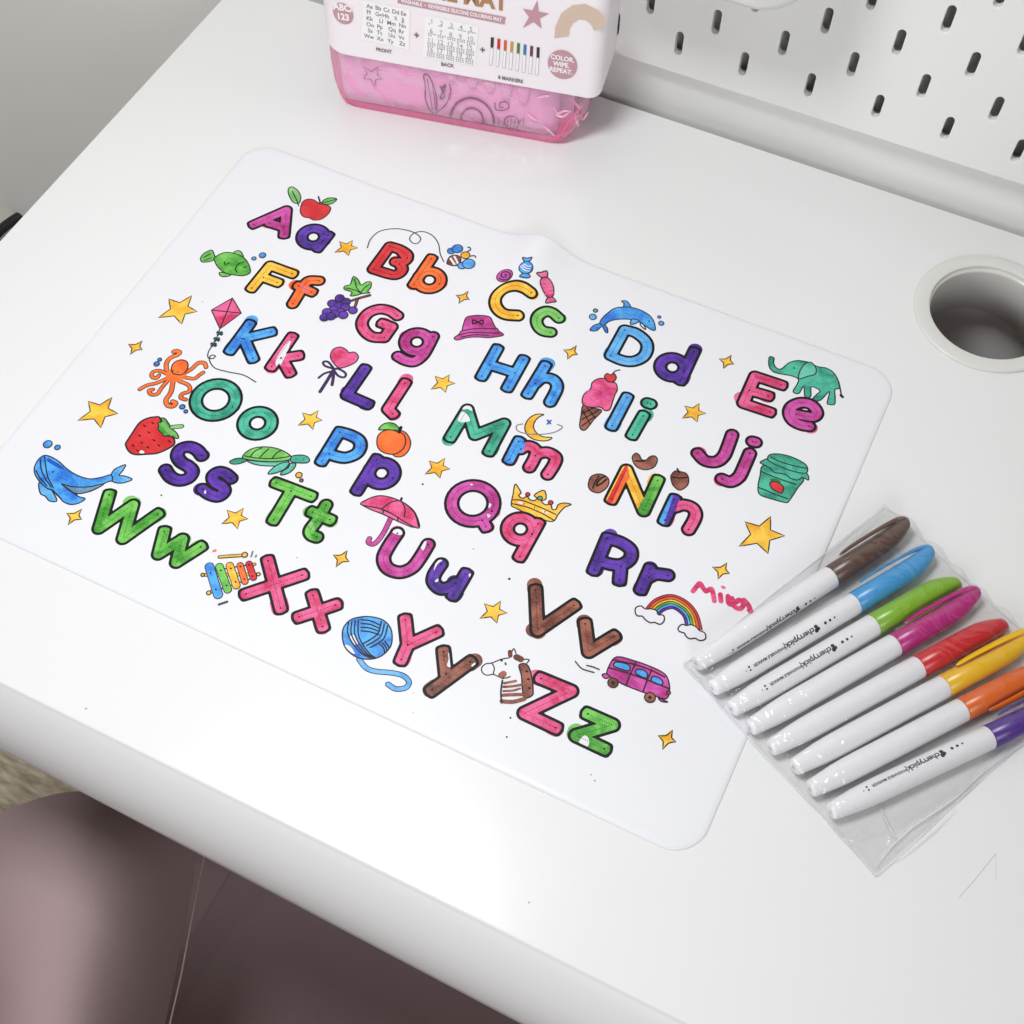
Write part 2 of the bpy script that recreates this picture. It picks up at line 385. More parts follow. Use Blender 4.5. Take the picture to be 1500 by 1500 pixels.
# ------------------------------------------------------------------ the mat
def march(F, x0, y0, h):
    """polygons where F<0 on a grid, borders interpolated"""
    ny, nx = F.shape; vid = {}; V = []; Fc = []
    def vert(key, x, y):
        if key not in vid: vid[key] = len(V); V.append((x, y))
        return vid[key]
    ins = F < 0
    any4 = ins[:-1, :-1] | ins[1:, :-1] | ins[:-1, 1:] | ins[1:, 1:]
    for j, i in zip(*np.nonzero(any4)):
        cs = ((j, i), (j, i+1), (j+1, i+1), (j+1, i)); poly = []
        for k in range(4):
            a = cs[k]; c = cs[(k+1) % 4]; fa = F[a]; fc = F[c]
            if fa < 0: poly.append(vert(a, x0+a[1]*h, y0+a[0]*h))
            if (fa < 0) != (fc < 0):
                t = fa/(fa-fc); key = (a, c) if a < c else (c, a)
                poly.append(vert(key, x0+(a[1]+t*(c[1]-a[1]))*h, y0+(a[0]+t*(c[0]-a[0]))*h))
        if len(poly) >= 3: Fc.append(poly)
    return V, Fc
cxm, cym = MX0+MW/2, MY0+MH/2
def rrsdf(X, Y, hx, hy, r):
    qx = np.abs(X-cxm)-(hx-r); qy = np.abs(Y-cym)-(hy-r)
    return np.hypot(np.maximum(qx, 0), np.maximum(qy, 0))+np.minimum(np.maximum(qx, qy), 0)-r
h = .22
gx = np.arange(MX0-.3, MX0+MW+.4, h); gy = np.arange(MY0-.3, MY0+MH+.4, h); GXX, GYY = np.meshgrid(gx, gy)
INS = .23
V2, F2 = march(rrsdf(GXX, GYY, MW/2-INS, MH/2-INS, 1.45), gx[0], gy[0], h)
bm = bmesh.new(); vs = [bm.verts.new((x, y, float(hmat(x, y)))) for x, y in V2]
for q in F2:
    if len(set(q)) == len(q):
        try: bm.faces.new([vs[i] for i in q])
        except ValueError: pass
bmesh.ops.remove_doubles(bm, verts=bm.verts, dist=1e-4)
cur = [e for e in bm.edges if len(e.link_faces) == 1]
def grad(x, y):
    e = 1e-3; f0 = float(rrsdf(np.array(x), np.array(y), MW/2, MH/2, 1.6))
    g = np.array([float(rrsdf(np.array(x+e), np.array(y), MW/2, MH/2, 1.6))-f0, float(rrsdf(np.array(x), np.array(y+e), MW/2, MH/2, 1.6))-f0])
    return g/(np.linalg.norm(g)+1e-12)
for (dout, dz) in ((.12, -.018), (.08, -.036), (.03, -.034), (0, -.028)):
    r_ = bmesh.ops.extrude_edge_only(bm, edges=cur)
    nv = [g for g in r_['geom'] if isinstance(g, bmesh.types.BMVert)]
    cur = [g for g in r_['geom'] if isinstance(g, bmesh.types.BMEdge)]
    for q in nv:
        g = grad(q.co.x, q.co.y); q.co.x += dout*g[0]; q.co.y += dout*g[1]; q.co.z += dz
    cur = [e for e in cur if len(e.link_faces) == 1]
mat_o = frombm('colouring_mat', bm, MATW, smooth=True)
tag(mat_o, 'white silicone colouring mat printed with the alphabet and small pictures, coloured in with felt tips', 'colouring mat')

# ---- drawing tools on the mat's surface
def catmull(P, n=6, closed=True):
    P = np.array(P, float); m = len(P); out = []
    rng = range(m) if closed else range(m-1)
    for i in rng:
        if closed: a, b_, c, d = P[i-1], P[i], P[(i+1) % m], P[(i+2) % m]
        else: a, b_, c, d = P[max(i-1, 0)], P[i], P[i+1], P[min(i+2, m-1)]
        for k in range(n):
            t = k/n
            out.append(.5*((2*b_)+(c-a)*t+(2*a-5*b_+4*c-d)*t*t+(3*b_-a-3*c+d)*t**3))
    if not closed: out.append(P[-1])
    return np.array(out)
def sd_seg(X, Y, a, b_):
    d = b_-a; L = d@d+1e-12
    t = np.clip(((X-a[0])*d[0]+(Y-a[1])*d[1])/L, 0, 1)
    return np.hypot(X-a[0]-t*d[0], Y-a[1]-t*d[1])
def sd_line(X, Y, P):
    D = np.full(X.shape, 1e9)
    for i in range(len(P)-1): D = np.minimum(D, sd_seg(X, Y, P[i], P[i+1]))
    return D
def sd_poly(X, Y, P):
    D = sd_line(X, Y, np.vstack([P, P[:1]])); ins = np.zeros(X.shape, bool)
    for i in range(len(P)):
        a, b_ = P[i], P[(i+1) % len(P)]
        c = ((a[1] > Y) != (b_[1] > Y)); 
        with np.errstate(divide='ignore', invalid='ignore'):
            ins ^= c & (X < (b_[0]-a[0])*(Y-a[1])/(b_[1]-a[1])+a[0])
    return np.where(ins, -D, D)
def sd_rbox(X, Y, c, t, hl, hw, r):
    nx, ny = -t[1], t[0]
    u = np.abs((X-c[0])*t[0]+(Y-c[1])*t[1])-(hl-r); v_ = np.abs((X-c[0])*nx+(Y-c[1])*ny)-(hw-r)
    return np.hypot(np.maximum(u, 0), np.maximum(v_, 0))+np.minimum(np.maximum(u, v_), 0)-r
class Draw:
    def __init__(s): s.V = []; s.F = []; s.M = []; s.mats = []; s.z = .003
    def mi(s, m):
        m = INK[m]
        if m not in s.mats: s.mats.append(m)
        return s.mats.index(m)
    def add(s, V2, Fc, m):
        k = len(s.V); i = s.mi(m); s.z += .0013
        for q in V2: s.V.append((q[0], q[1], float(hmat(q[0], q[1]))+s.z))
        for q in Fc: s.F.append([k+a for a in q]); s.M.append(i)
    def sdf(s, fn, bb, m, h=.05):
        x0, y0, x1, y1 = bb; gx = np.arange(x0-2*h, x1+3*h, h); gy = np.arange(y0-2*h, y1+3*h, h)
        X, Y = np.meshgrid(gx, gy); V2, Fc = march(fn(X, Y), gx[0], gy[0], h); s.add(V2, Fc, m)
    def poly(s, P, m, h=.06):
        s.sdf(lambda X, Y: sd_poly(X, Y, P), (*P.min(0), *P.max(0)), m, h)
    def line(s, P, hw, m, closed=False):
        P = np.array(P)
        seg = [P[0]]
        Q = np.vstack([P, P[:1]]) if closed else P
        for i in range(len(Q)-1):
            L = np.linalg.norm(Q[i+1]-Q[i]); k = max(1, int(L/.25))
            for j in range(1, k+1): seg.append(Q[i]+(Q[i+1]-Q[i])*j/k)
        if closed: seg = seg[:-1]
        V, Fc = ribbon(seg, hw, closed=closed)
        s.add([(q[0], q[1]) for q in V], Fc, m)
    def fat(s, P, hw, m, h=.06):
        lo = P.min(0)-hw; hi = P.max(0)+hw
        s.sdf(lambda X, Y: sd_line(X, Y, P)-hw, (*lo, *hi), m, h)
    def build(s, name, label):
        o = mesh(name, s.V, s.F, s.mats, midx=s.M, label=label); o.parent = mat_o; return o

# ---- letters.  strokes: ('l', pts) straight, ('c', pts) smooth, ('o', centre, radius cm) ring, in crop coordinates
OW, IW = .400, .255
def letter(name, crop, strokes, col, patches=(), extra=None, colname=None, dot='black', sc_=1.0, bleed=None, split=None):
    paths = []; ends = []
    for st in strokes:
        if st[0] == 'l':
            P = M_(crop, st[1]); paths.append(P)
            e = st[2] if len(st) > 2 else 'be'
            if 'b' in e: t = P[0]-P[1]; ends.append((P[0], t/np.linalg.norm(t)))
            if 'e' in e: t = P[-1]-P[-2]; ends.append((P[-1], t/np.linalg.norm(t)))
        elif st[0] == 'c': paths.append(catmull(M_(crop, st[1]), 6, False))
        elif st[0] == 'o':
            c = M_(crop, [st[1]])[0]; paths.append(np.array([c+st[2]*np.array([math.cos(a), math.sin(a)]) for a in np.linspace(0, math.tau, 29)]))
    A = np.vstack(paths); bb = (*(A.min(0)-OW), *(A.max(0)+OW))
    def base(X, Y):
        D = np.full(X.shape, 1e9)
        for P in paths: D = np.minimum(D, sd_line(X, Y, P))
        return D
    def fn(wd):
        def g(X, Y):
            D = base(X, Y)-wd
            for (p, t) in ends:
                c = p-t*wd*.35; D = np.minimum(D, sd_rbox(X, Y, c, t, wd*1.25, wd*.98, wd*.55))
            return D
        return g
    d = Draw()
    rnd = random.Random(name+crop)
    first = col if isinstance(col, str) else col[0][0]
    # where the felt tip slipped over the line
    for k in range(2 if bleed is None else bleed):
        P = paths[rnd.randrange(len(paths))]; i = rnd.choice([0, len(P)-1, len(P)//2]); a = rnd.uniform(0, 6.28)
        off = np.array([math.cos(a), math.sin(a)])*rnd.uniform(.04, .1)
        seg = np.array([P[i]+off, P[i]+off+(P[max(i-1, 0)]-P[min(i+1, len(P)-1)])*.12])
        d.fat(seg, OW*rnd.uniform(.93, 1.0), {'hotpink': 'pink', 'green': 'lightgreen', 'blue': 'lightblue', 'magenta': 'pink'}.get(first, first))
    d.sdf(fn(OW), bb, 'black', .045)
    if isinstance(col, str): d.sdf(fn(IW), bb, col, .05)
    else:                                                   # several felt tips within one letter
        for (cn, reg) in col:
            Rg = M_(crop, reg) if reg else None
            d.sdf((lambda X, Y: fn(IW)(X, Y)) if Rg is None else (lambda X, Y, Rg=Rg: np.maximum(fn(IW)(X, Y), sd_poly(X, Y, Rg))), bb, cn, .05)
    for (cn, pts) in patches:
        Q = catmull(M_(crop, pts), 4)
        d.sdf(lambda X, Y: np.maximum(fn(IW)(X, Y), sd_poly(X, Y, Q)), (*(Q.min(0)), *(Q.max(0))), cn, .04)
    # tracing dashes along the middle of the strokes
    V = []; Fc = []
    for P in paths:
        L = np.r_[0, np.cumsum(np.linalg.norm(np.diff(P, axis=0), axis=1))]
        for q, s0 in enumerate(np.arange(.02, L[-1], .115)):
            a = np.array([np.interp(s0, L, P[:, 0]), np.interp(s0, L, P[:, 1])]); s1 = min(s0+.05, L[-1])
            c = np.array([np.interp(s1, L, P[:, 0]), np.interp(s1, L, P[:, 1])]); t = c-a; ln = np.linalg.norm(t)
            if ln < .01: continue
            t /= ln; nn = np.array([-t[1], t[0]])*.019; k = len(V)
            V += [tuple(a-nn), tuple(c-nn), tuple(c+nn), tuple(a+nn)]; Fc.append((k, k+1, k+2, k+3))
        for q in (P[0], P[-1]):
            k = len(V); V += [(q[0]+.05*math.cos(a), q[1]+.05*math.sin(a)) for a in np.linspace(0, math.tau, 8)[:-1]]; Fc.append(tuple(range(k, k+7)))
    if dot: d.add(V, Fc, dot)
    case = 'capital' if name.isupper() else 'small'
    d.build('printed_letter', 'printed %s letter %s coloured in %s' % (case, name.upper() if name.isupper() else name, colname or first.replace('hotpink', 'bright pink').replace('lightgreen', 'light green').replace('lightblue', 'light blue')))

L = letter
L('A', 'A', [('l', [(527, 563), (773, 455), (756, 640)]), ('l', [(645, 552), (750, 585)], '')], 'magenta')
L('a', 'A', [('o', (977, 658), .66), ('l', [(1090, 645), (1012, 742)])], 'purple')
L('F', 'A', [('l', [(512, 1045), (650, 875), (818, 937)]), ('l', [(600, 965), (705, 1003)], 'e')], 'yellow')
L('f', 'A', [('c', [(822, 1165), (868, 1090), (905, 1028), (945, 990), (1020, 990)]), ('l', [(865, 1030), (965, 1075)])], 'orange', [('softred', [(880, 1000), (920, 1030), (960, 1060), (930, 1075), (885, 1050)])])
L('B', 'B', [('l', [(500, 300), (447, 238), (368, 212), (242, 385), (375, 425)], ''), ('c', [(368, 212), (447, 238), (500, 280), (480, 325), (410, 330)]), ('c', [(440, 345), (462, 385), (430, 422), (375, 425), (242, 385)])], 'red')
L('b', 'B', [('o', (667, 467), .66), ('l', [(682, 305), (550, 500)])], 'orange')
L('G', 'B', [('c', [(425, 738), (365, 700), (285, 688), (205, 718), (158, 785), (175, 850), (235, 897), (325, 903)]), ('l', [(325, 903), (382, 822), (312, 797)], 'e')], 'hotpink')
L('g', 'B', [('o', (573, 937), .66), ('c', [(695, 895), (650, 985), (610, 1045), (550, 1085), (485, 1075), (430, 1045)])], 'magenta')
L('C', 'E', [('c', [(885, 592), (800, 535), (700, 515), (590, 548), (510, 620), (490, 705), (530, 785), (610, 832), (740, 843)])], 'yellow')
L('c', 'E', [('c', [(1190, 872), (1120, 812), (1050, 798), (975, 835), (945, 895), (965, 965), (1020, 1012), (1100, 1026)])], 'lightgreen')
L('H', 'B', [('l', [(1180, 990), (1065, 1195)]), ('l', [(1378, 1072), (1262, 1280)]), ('l', [(1125, 1110), (1315, 1170)], '')], 'blue')
L('h', 'px', [('l', [(798.5, 536), (773.5, 577)]), ('c', [(784, 562), (795, 554), (810, 556), (816, 568), (806, 589)])], 'blue')
L('D', 'F', [('l', [(580, 432), (440, 688)], ''), ('c', [(580, 432), (690, 462), (785, 540), (805, 620), (765, 700), (670, 745), (560, 738), (440, 688)])], 'lightblue')
L('d', 'F', [('o', (1056, 805), .66), ('l', [(1272, 650), (1138, 938)])], 'purple')
L('I', 'F', [('l', [(602, 1108), (455, 1388)])], 'lightblue')
L('i', 'F', [('c', [(806, 1162), (838, 1172)]), ('l', [(766, 1290), (658, 1480)])], 'teal')
L('E', 'G', [('l', [(868, 385), (638, 308), (533, 545), (765, 622)]), ('l', [(585, 432), (752, 480)], 'e')], 'hotpink')
L('e', 'G', [('c', [(1000, 642), (1080, 658), (1150, 664), (1180, 625), (1135, 560), (1045, 540), (962, 572), (936, 632), (968, 698), (1040, 735), (1112, 747)])], 'magenta')
L('J', 'G', [('c', [(435, 822), (400, 920), (360, 1010), (290, 1060), (195, 1048), (132, 985)])], 'magenta')
L('j', 'G', [('c', [(614, 881), (640, 888)]), ('c', [(590, 985), (545, 1090), (495, 1190), (420, 1235), (345, 1210)])], 'magenta')
L('K', 'C', [('l', [(1160, 158), (985, 395)]), ('l', [(1090, 290), (1356, 228)], 'e'), ('l', [(1110, 290), (1190, 470)], 'e')], 'blue')
L('k', 'px', [('l', [(427.5, 494), (398, 537)]), ('l', [(411, 525), (437, 521)], 'e'), ('l', [(412, 524), (424.5, 546)], 'e')], 'hotpink', [('white', [(404, 528), (418, 505), (426, 500), (418, 522), (408, 538)])], colname='bright pink with a bare gap')
L('O', 'C', [('o', (850, 848), 1.06)], 'teal')
L('o', 'C', [('o', (1233, 1062), .74)], 'teal')
L('L', 'D', [('l', [(714, 505), (550, 742), (742, 825)])], 'purple')
L('l', 'D', [('l', [(1083, 635), (928, 872), (972, 915)])], 'hotpink')
L('P', 'M', [('l', [(355, 322), (162, 640)]), ('c', [(355, 322), (470, 355), (565, 410), (585, 485), (540, 560), (430, 603), (330, 592), (240, 560)])], 'blue')
L('p', 'M', [('o', (818, 775), .66), ('l', [(762, 622), (552, 960)])], 'purple')
L('M', 'H', [('l', [(215, 575), (390, 285), (470, 552), (775, 432), (620, 722)])], 'teal', [('white', [(330, 260), (385, 215), (450, 265), (440, 300), (395, 280), (340, 285)]), ('white', [(290, 400), (330, 310), (380, 330), (420, 400), (350, 420)])])
L('m', 'H', [('l', [(928, 620), (830, 808)]), ('c', [(950, 700), (1010, 668), (1075, 682), (1110, 730), (1090, 800), (1040, 890)]), ('c', [(1100, 770), (1170, 738), (1245, 740), (1315, 790), (1295, 865), (1230, 965)])], [('hotpink', None), ('blue', [(700, 900), (880, 500), (1010, 560), (1000, 640), (900, 930)])], colname='blue and bright pink')
L('N', 'R', [('l', [(400, 652), (555, 345), (735, 775), (882, 455)])], [('yellow', None), ('orange', [(560, 260), (590, 420), (420, 760), (380, 740)]), ('red', [(300, 760), (560, 260), (575, 300), (400, 700)]), ('green', [(740, 620), (840, 380), (1000, 380), (780, 860), (640, 820)])], colname='rainbow stripes')
L('n', 'R', [('l', [(1057, 655), (955, 873)]), ('c', [(1070, 735), (1150, 712), (1240, 740), (1278, 800), (1262, 870), (1205, 970)])], [('hotpink', None), ('blue', [(860, 900), (1010, 580), (1060, 620), (960, 940)]), ('purple', [(1050, 590), (1130, 620), (1080, 720), (1020, 960), (940, 940)])], colname='blue, purple and pink')
L('Q', 'Q', [('o', (395, 355), 1.08), ('l', [(498, 545), (538, 612)])], 'magenta', [('white', [(360, 150), (400, 165), (385, 140)]), ('white', [(440, 150), (500, 180), (470, 160)]), ('white', [(560, 350), (600, 370), (570, 410)]), ('white', [(555, 470), (590, 490), (560, 515)])])
L('q', 'Q', [('o', (918, 638), .66), ('l', [(1112, 578), (912, 938)])], 'hotpink')
L('R', 'S', [('l', [(265, 100), (162, 348)]), ('c', [(265, 100), (370, 132), (448, 190), (445, 260), (380, 305), (300, 305), (230, 285)]), ('l', [(372, 320), (362, 428)], 'e')], 'purple')
L('r', 'S', [('l', [(600, 342), (532, 498)]), ('c', [(590, 405), (650, 380), (740, 390)])], 'purple')
L('S', 'K', [('c', [(965, 565), (900, 490), (800, 455), (700, 485), (665, 560), (710, 640), (800, 695), (850, 760), (800, 838), (690, 865), (585, 825), (520, 735)])], 'purple')
L('s', 'K', [('c', [(1322, 842), (1250, 783), (1165, 765), (1098, 815), (1125, 890), (1205, 935), (1238, 1000), (1170, 1058), (1065, 1035), (972, 972)])], 'purple', [('white', [(990, 1010), (1010, 980), (1020, 1010), (1005, 1030)])])
L('T', 'L', [('l', [(636, 657), (1015, 802)]), ('l', [(798, 745), (607, 1062)], 'e')], 'green')
L('t', 'L', [('c', [(1182, 900), (1085, 1065), (1010, 1170), (1020, 1225), (1080, 1252)]), ('l', [(1032, 977), (1225, 1060)])], 'green', [('palegreen', [(1000, 1080), (1040, 1100), (1060, 1180), (1000, 1140)])])
L('U', 'O', [('c', [(628, 622), (540, 755), (490, 870), (530, 970), (650, 1012), (770, 970), (850, 875), (935, 735)])], 'magenta', [('white', [(570, 600), (620, 550), (700, 600), (660, 640), (600, 625)]), ('white', [(860, 760), (880, 690), (920, 700), (890, 790)])])
L('u', 'O', [('c', [(1065, 930), (1000, 1030), (990, 1110), (1060, 1175), (1150, 1160), (1210, 1120)]), ('l', [(1310, 1030), (1188, 1240)])], 'purple', [('white', [(990, 1000), (1020, 900), (1080, 890), (1030, 930)]), ('white', [(1000, 1100), (1040, 1070), (1050, 1085), (1020, 1110)]), ('white', [(1340, 1030), (1365, 1030), (1350, 1070)])])
L('V', 'T', [('l', [(618, 160), (636, 545), (982, 307)])], 'brown')
L('v', 'T', [('l', [(1090, 482), (1125, 748), (1365, 602)])], 'brown')
L('W', 'J', [('l', [(437, 155), (345, 462), (655, 248), (565, 555), (880, 332)])], 'green')
L('w', 'J', [('l', [(942, 492), (890, 697), (1107, 562), (1055, 772), (1275, 632)])], 'green')
L('X', 'N', [('l', [(700, 215), (825, 688)]), ('l', [(478, 547), (1042, 358)])], 'hotpink')
L('x', 'N', [('l', [(1148, 560), (1245, 872)]), ('l', [(1010, 777), (1375, 655)])], 'hotpink')
L('Y', 'P', [('l', [(648, 298), (672, 525), (612, 665)]), ('l', [(672, 530), (932, 412)], 'e')], 'hotpink')
L('y', 'P', [('l', [(998, 592), (1020, 800)], 'b'), ('l', [(1242, 688), (892, 945)])], 'brown', [('white', [(1040, 600), (1070, 640), (1070, 730), (1030, 720), (1045, 660)]), ('white', [(1250, 720), (1290, 690), (1280, 730)])])
L('Z', 'U', [('l', [(480, 300), (688, 386), (368, 538), (580, 638)])], 'hotpink')
L('z', 'U', [('l', [(802, 543), (972, 618), (722, 692), (915, 783)])], 'green', [('white', [(740, 735), (780, 690), (810, 720), (800, 770), (760, 760)])])

# ---- pictures
LW = .034
def pic(name, label, crop, items):
    d = Draw()
    for it in items:
        k = it[0]
        if k == 'f':                       # closed smooth shape: fill, then outline
            P = catmull(M_(crop, it[2]), 5)
            d.poly(P, it[1]); 
            if len(it) < 4 or it[3]: d.line(P, it[3] if len(it) > 3 else LW, 'line', True)
        elif k == 'p':                     # closed shape with corners
            P = M_(crop, it[2]); d.poly(P, it[1])
            if len(it) < 4 or it[3]: d.line(P, it[3] if len(it) > 3 else LW, 'line', True)
        elif k == 'l': d.line(catmull(M_(crop, it[2]), 5, False), it[3] if len(it) > 3 else LW, it[1])
        elif k == 's':                     # straight polyline
            d.line(M_(crop, it[2]), it[3] if len(it) > 3 else LW, it[1])
        elif k == 'o':                     # disc: centre, rx px
            c = M_(crop, [it[2]])[0]; e = M_(crop, [(it[2][0]+it[3], it[2][1])])[0]; r = np.linalg.norm(e-c)*.92
            ry = r*(it[4] if len(it) > 4 else 1)
            P = np.array([c+(r*math.cos(a), ry*math.sin(a)) for a in np.linspace(0, math.tau, 25)[:-1]])
            d.poly(P, it[1]); d.line(P, LW*.9, 'line', True)
        elif k == 'w':                     # wide round-ended felt-tip or outlined stroke: colour, pts, half width cm, outlined
            P = catmull(M_(crop, it[2]), 5, False)
            if len(it) > 4 and it[4]: d.fat(P, it[3]+LW*1.3, 'line')
            d.fat(P, it[3], it[1])
    return d.build(name, label)
def dots(crop, pts, r=18, col='line'):
    return [('s', col, [(x-r*.5, y-r*.35), (x+r*.5, y+r*.35)], .035) for (x, y) in pts]

pic('printed_apple', 'red apple with two green leaves', 'A', [
    ('f', 'palegreen', [(792, 340), (788, 295), (815, 278), (858, 305), (882, 350), (878, 388), (860, 405), (822, 392)]), ('l', 'line', [(818, 312), (845, 365), (868, 425)]),
    ('f', 'red', [(880, 445), (895, 395), (930, 373), (975, 375), (1018, 400), (1060, 412), (1105, 430), (1103, 465), (1070, 503), (1030, 526), (980, 530), (950, 515), (905, 505), (882, 478)]),
    ('w', 'black', [(1030, 398), (1016, 352)], .05), ('f', 'lightgreen', [(1042, 402), (1062, 376), (1105, 362), (1155, 370), (1128, 400), (1085, 413)]), ('l', 'line', [(1045, 402), (1100, 388), (1150, 373)])])
pic('printed_fish', 'green fish with two blue bubbles', 'A', [
    ('f', 'lightgreen', [(232, 808), (212, 760), (180, 765), (140, 790), (122, 825), (138, 848), (185, 845), (228, 830)]), ('l', 'line', [(200, 785), (170, 800), (145, 815)]), ('l', 'line', [(205, 815), (175, 828), (150, 838)]),
    ('f', 'lightgreen', [(370, 788), (400, 762), (430, 772), (445, 812)]), ('f', 'lightgreen', [(272, 925), (272, 950), (305, 960), (352, 945)]),
    ('f', 'green', [(230, 815), (300, 778), (370, 782), (440, 808), (485, 860), (500, 925), (455, 950), (390, 948), (310, 930), (258, 890), (232, 845)]),
    ('l', 'black', [(452, 850), (410, 865), (388, 900), (400, 930)]), ('l', 'black', [(308, 845), (305, 865), (330, 862), (345, 850)]), ('l', 'line', [(450, 890), (475, 885)], .04),
    ('o', 'blue', (528, 822), 18), ('o', 'blue', (593, 798), 27)])
pic('printed_bee', 'bee with blue wings and a looping flight line', 'B', [
    ('l', 'line', [(197, 225), (222, 158), (290, 98), (400, 78), (500, 90), (570, 118), (602, 155), (575, 190), (535, 182), (518, 150), (550, 112), (620, 100), (690, 130), (735, 190), (750, 270), (778, 332)], .034),
    ('f', 'brown', [(800, 338), (822, 290), (870, 278), (905, 300), (895, 345), (855, 360), (815, 350)]), ('s', 'white', [(825, 300), (860, 352)], .07), ('s', 'white', [(855, 285), (885, 345)], .06),
    ('o', 'blue', (833, 247), 32), ('o', 'blue', (880, 230), 44), ('o', 'blue', (915, 358), 36), ('o', 'lightblue', (965, 345), 52), ('o', 'yellow', (940, 280), 37),
    ('l', 'black', [(952, 252), (978, 240), (972, 220), (955, 222)], .035), ('l', 'black', [(975, 288), (1008, 284), (1020, 300)], .035)])
pic('printed_grapes', 'bunch of purple grapes with a green leaf', 'A', [
    ('w', 'brown', [(1405, 1100), (1330, 1120), (1270, 1140)], .05, 1), ('w', 'brown', [(1312, 1130), (1296, 1180)], .05, 1),
    ('f', 'green', [(1283, 958), (1318, 982), (1340, 1022), (1380, 1000), (1415, 1002), (1412, 1042), (1390, 1070), (1405, 1082), (1345, 1088), (1300, 1102), (1258, 1104), (1268, 1076), (1212, 1055), (1218, 1030), (1256, 1020), (1268, 988)]),
    ('l', 'line', [(1290, 975), (1305, 1040), (1340, 1085)]), ('l', 'line', [(1225, 1045), (1290, 1060), (1340, 1085)]), ('l', 'line', [(1405, 1015), (1360, 1050), (1335, 1085)])]
    + [('o', 'purple', c, 38) for c in [(1178, 1122), (1120, 1162), (1225, 1150), (1172, 1180), (1130, 1210), (1080, 1228), (1220, 1192), (1185, 1228), (1140, 1245), (1062, 1270), (1112, 1262), (1205, 1252)]] + [('o', 'purple', (1278, 1216), 36)])
pic('printed_candies', 'magenta swirl sweet, blue wrapped sweet and pink toffee', 'E', [
    ('o', 'magenta', (593, 403), 92, 1.0), ('l', 'darkpurple', [(590, 395), (610, 390), (605, 415), (570, 420), (555, 395), (580, 365), (630, 365), (655, 400), (630, 440), (570, 450), (530, 430)], .045),
    ('f', 'blue', [(790, 205), (840, 212), (895, 203), (862, 250), (815, 252)]), ('f', 'blue', [(800, 378), (848, 380), (875, 415), (835, 430), (758, 415)]),
    ('o', 'blue', (828, 315), 84)] + [('l', 'white', [(765+q*18, 300-q*12), (815+q*14, 345-q*22), (870+q*8, 355-q*27)], .03) for q in (0, 1, 2)] + [
    ('f', 'pink', [(945, 380), (1000, 368), (1060, 355), (1062, 420), (1008, 430)]), ('f', 'pink', [(1070, 642), (1112, 636), (1160, 688), (1110, 698), (1045, 705)]),
    ('f', 'hotpink', [(1005, 432), (1065, 428), (1112, 480), (1135, 560), (1122, 632), (1062, 640), (1012, 562), (985, 485)])]
    + [('s', 'pink', [(992+q*15, 478+q*45), (1095+q*12, 470+q*40)], .06) for q in range(4)])
pic('printed_hat', 'magenta bucket hat with a small bow', 'E', [
    ('f', 'magenta', [(130, 1005), (95, 1045), (40, 1088), (75, 1112), (180, 1086), (300, 1078), (430, 1085), (580, 1058), (530, 1012), (490, 975), (300, 960)]),
    ('f', 'magenta', [(132, 1005), (145, 930), (175, 862), (260, 842), (360, 842), (435, 862), (468, 925), (492, 985), (420, 985), (300, 985), (200, 995)]),
    ('l', 'line', [(90, 1060), (200, 1030), (330, 1030), (540, 1040)]), ('l', 'line', [(110, 1080), (260, 1055), (420, 1060)]),
    ('l', 'black', [(300, 915), (250, 890), (245, 935), (300, 915), (355, 895), (350, 940), (300, 915)], .04)])
pic('printed_dolphin', 'leaping blue dolphin with bubbles', 'F', [
    ('f', 'blue', [(335, 368), (270, 388), (234, 435), (300, 440), (352, 398), (385, 450), (410, 460), (406, 412), (372, 378)]),
    ('f', 'blue', [(575, 210), (572, 168), (548, 145), (600, 145), (642, 208)]),
    ('f', 'blue', [(332, 365), (360, 310), (430, 248), (485, 215), (560, 205), (645, 207), (740, 235), (830, 290), (875, 360), (885, 432), (845, 430), (780, 388), (720, 350), (640, 328), (530, 325), (430, 345), (372, 385)]),
    ('f', 'lightblue', [(655, 325), (638, 375), (688, 368), (722, 340)]), ('l', 'line', [(735, 355), (740, 390), (790, 430), (770, 380)]), ('l', 'black', [(815, 345), (830, 348)], .05),
    ('o', 'teal', (288, 240), 24), ('o', 'lightblue', (262, 303), 38), ('o', 'blue', (925, 305), 17), ('o', 'lightblue', (945, 367), 28)])
pic('printed_ice_cream', 'pink ice cream cone with a cherry', 'F', [
    ('f', 'brown', [(165, 1185), (250, 1210), (350, 1238), (270, 1330), (195, 1425), (150, 1430), (130, 1385), (145, 1280)]),
    ('s', 'black', [(160, 1240), (240, 1380)]), ('s', 'black', [(200, 1205), (285, 1310)]), ('s', 'black', [(320, 1235), (150, 1330)]), ('s', 'black', [(260, 1215), (150, 1270)]), ('s', 'black', [(290, 1290), (150, 1395)]),
    ('f', 'hotpink', [(172, 1185), (155, 1140), (175, 1075), (238, 1022), (255, 960), (315, 920), (385, 920), (440, 950), (492, 968), (506, 1030), (482, 1080), (465, 1130), (432, 1225), (385, 1238), (335, 1205), (250, 1205)]),
    ('l', 'magenta', [(190, 1050), (270, 1030), (330, 1050), (360, 1110), (410, 1080), (470, 1110)], .04), ('l', 'magenta', [(230, 1100), (260, 1135), (320, 1120)], .04), ('l', 'magenta', [(385, 1010), (410, 1030), (440, 1010)], .05),
    ('f', 'red', [(378, 900), (405, 868), (437, 882), (475, 870), (495, 910), (470, 948), (415, 950)]), ('l', 'line', [(450, 882), (485, 845), (535, 832)])])
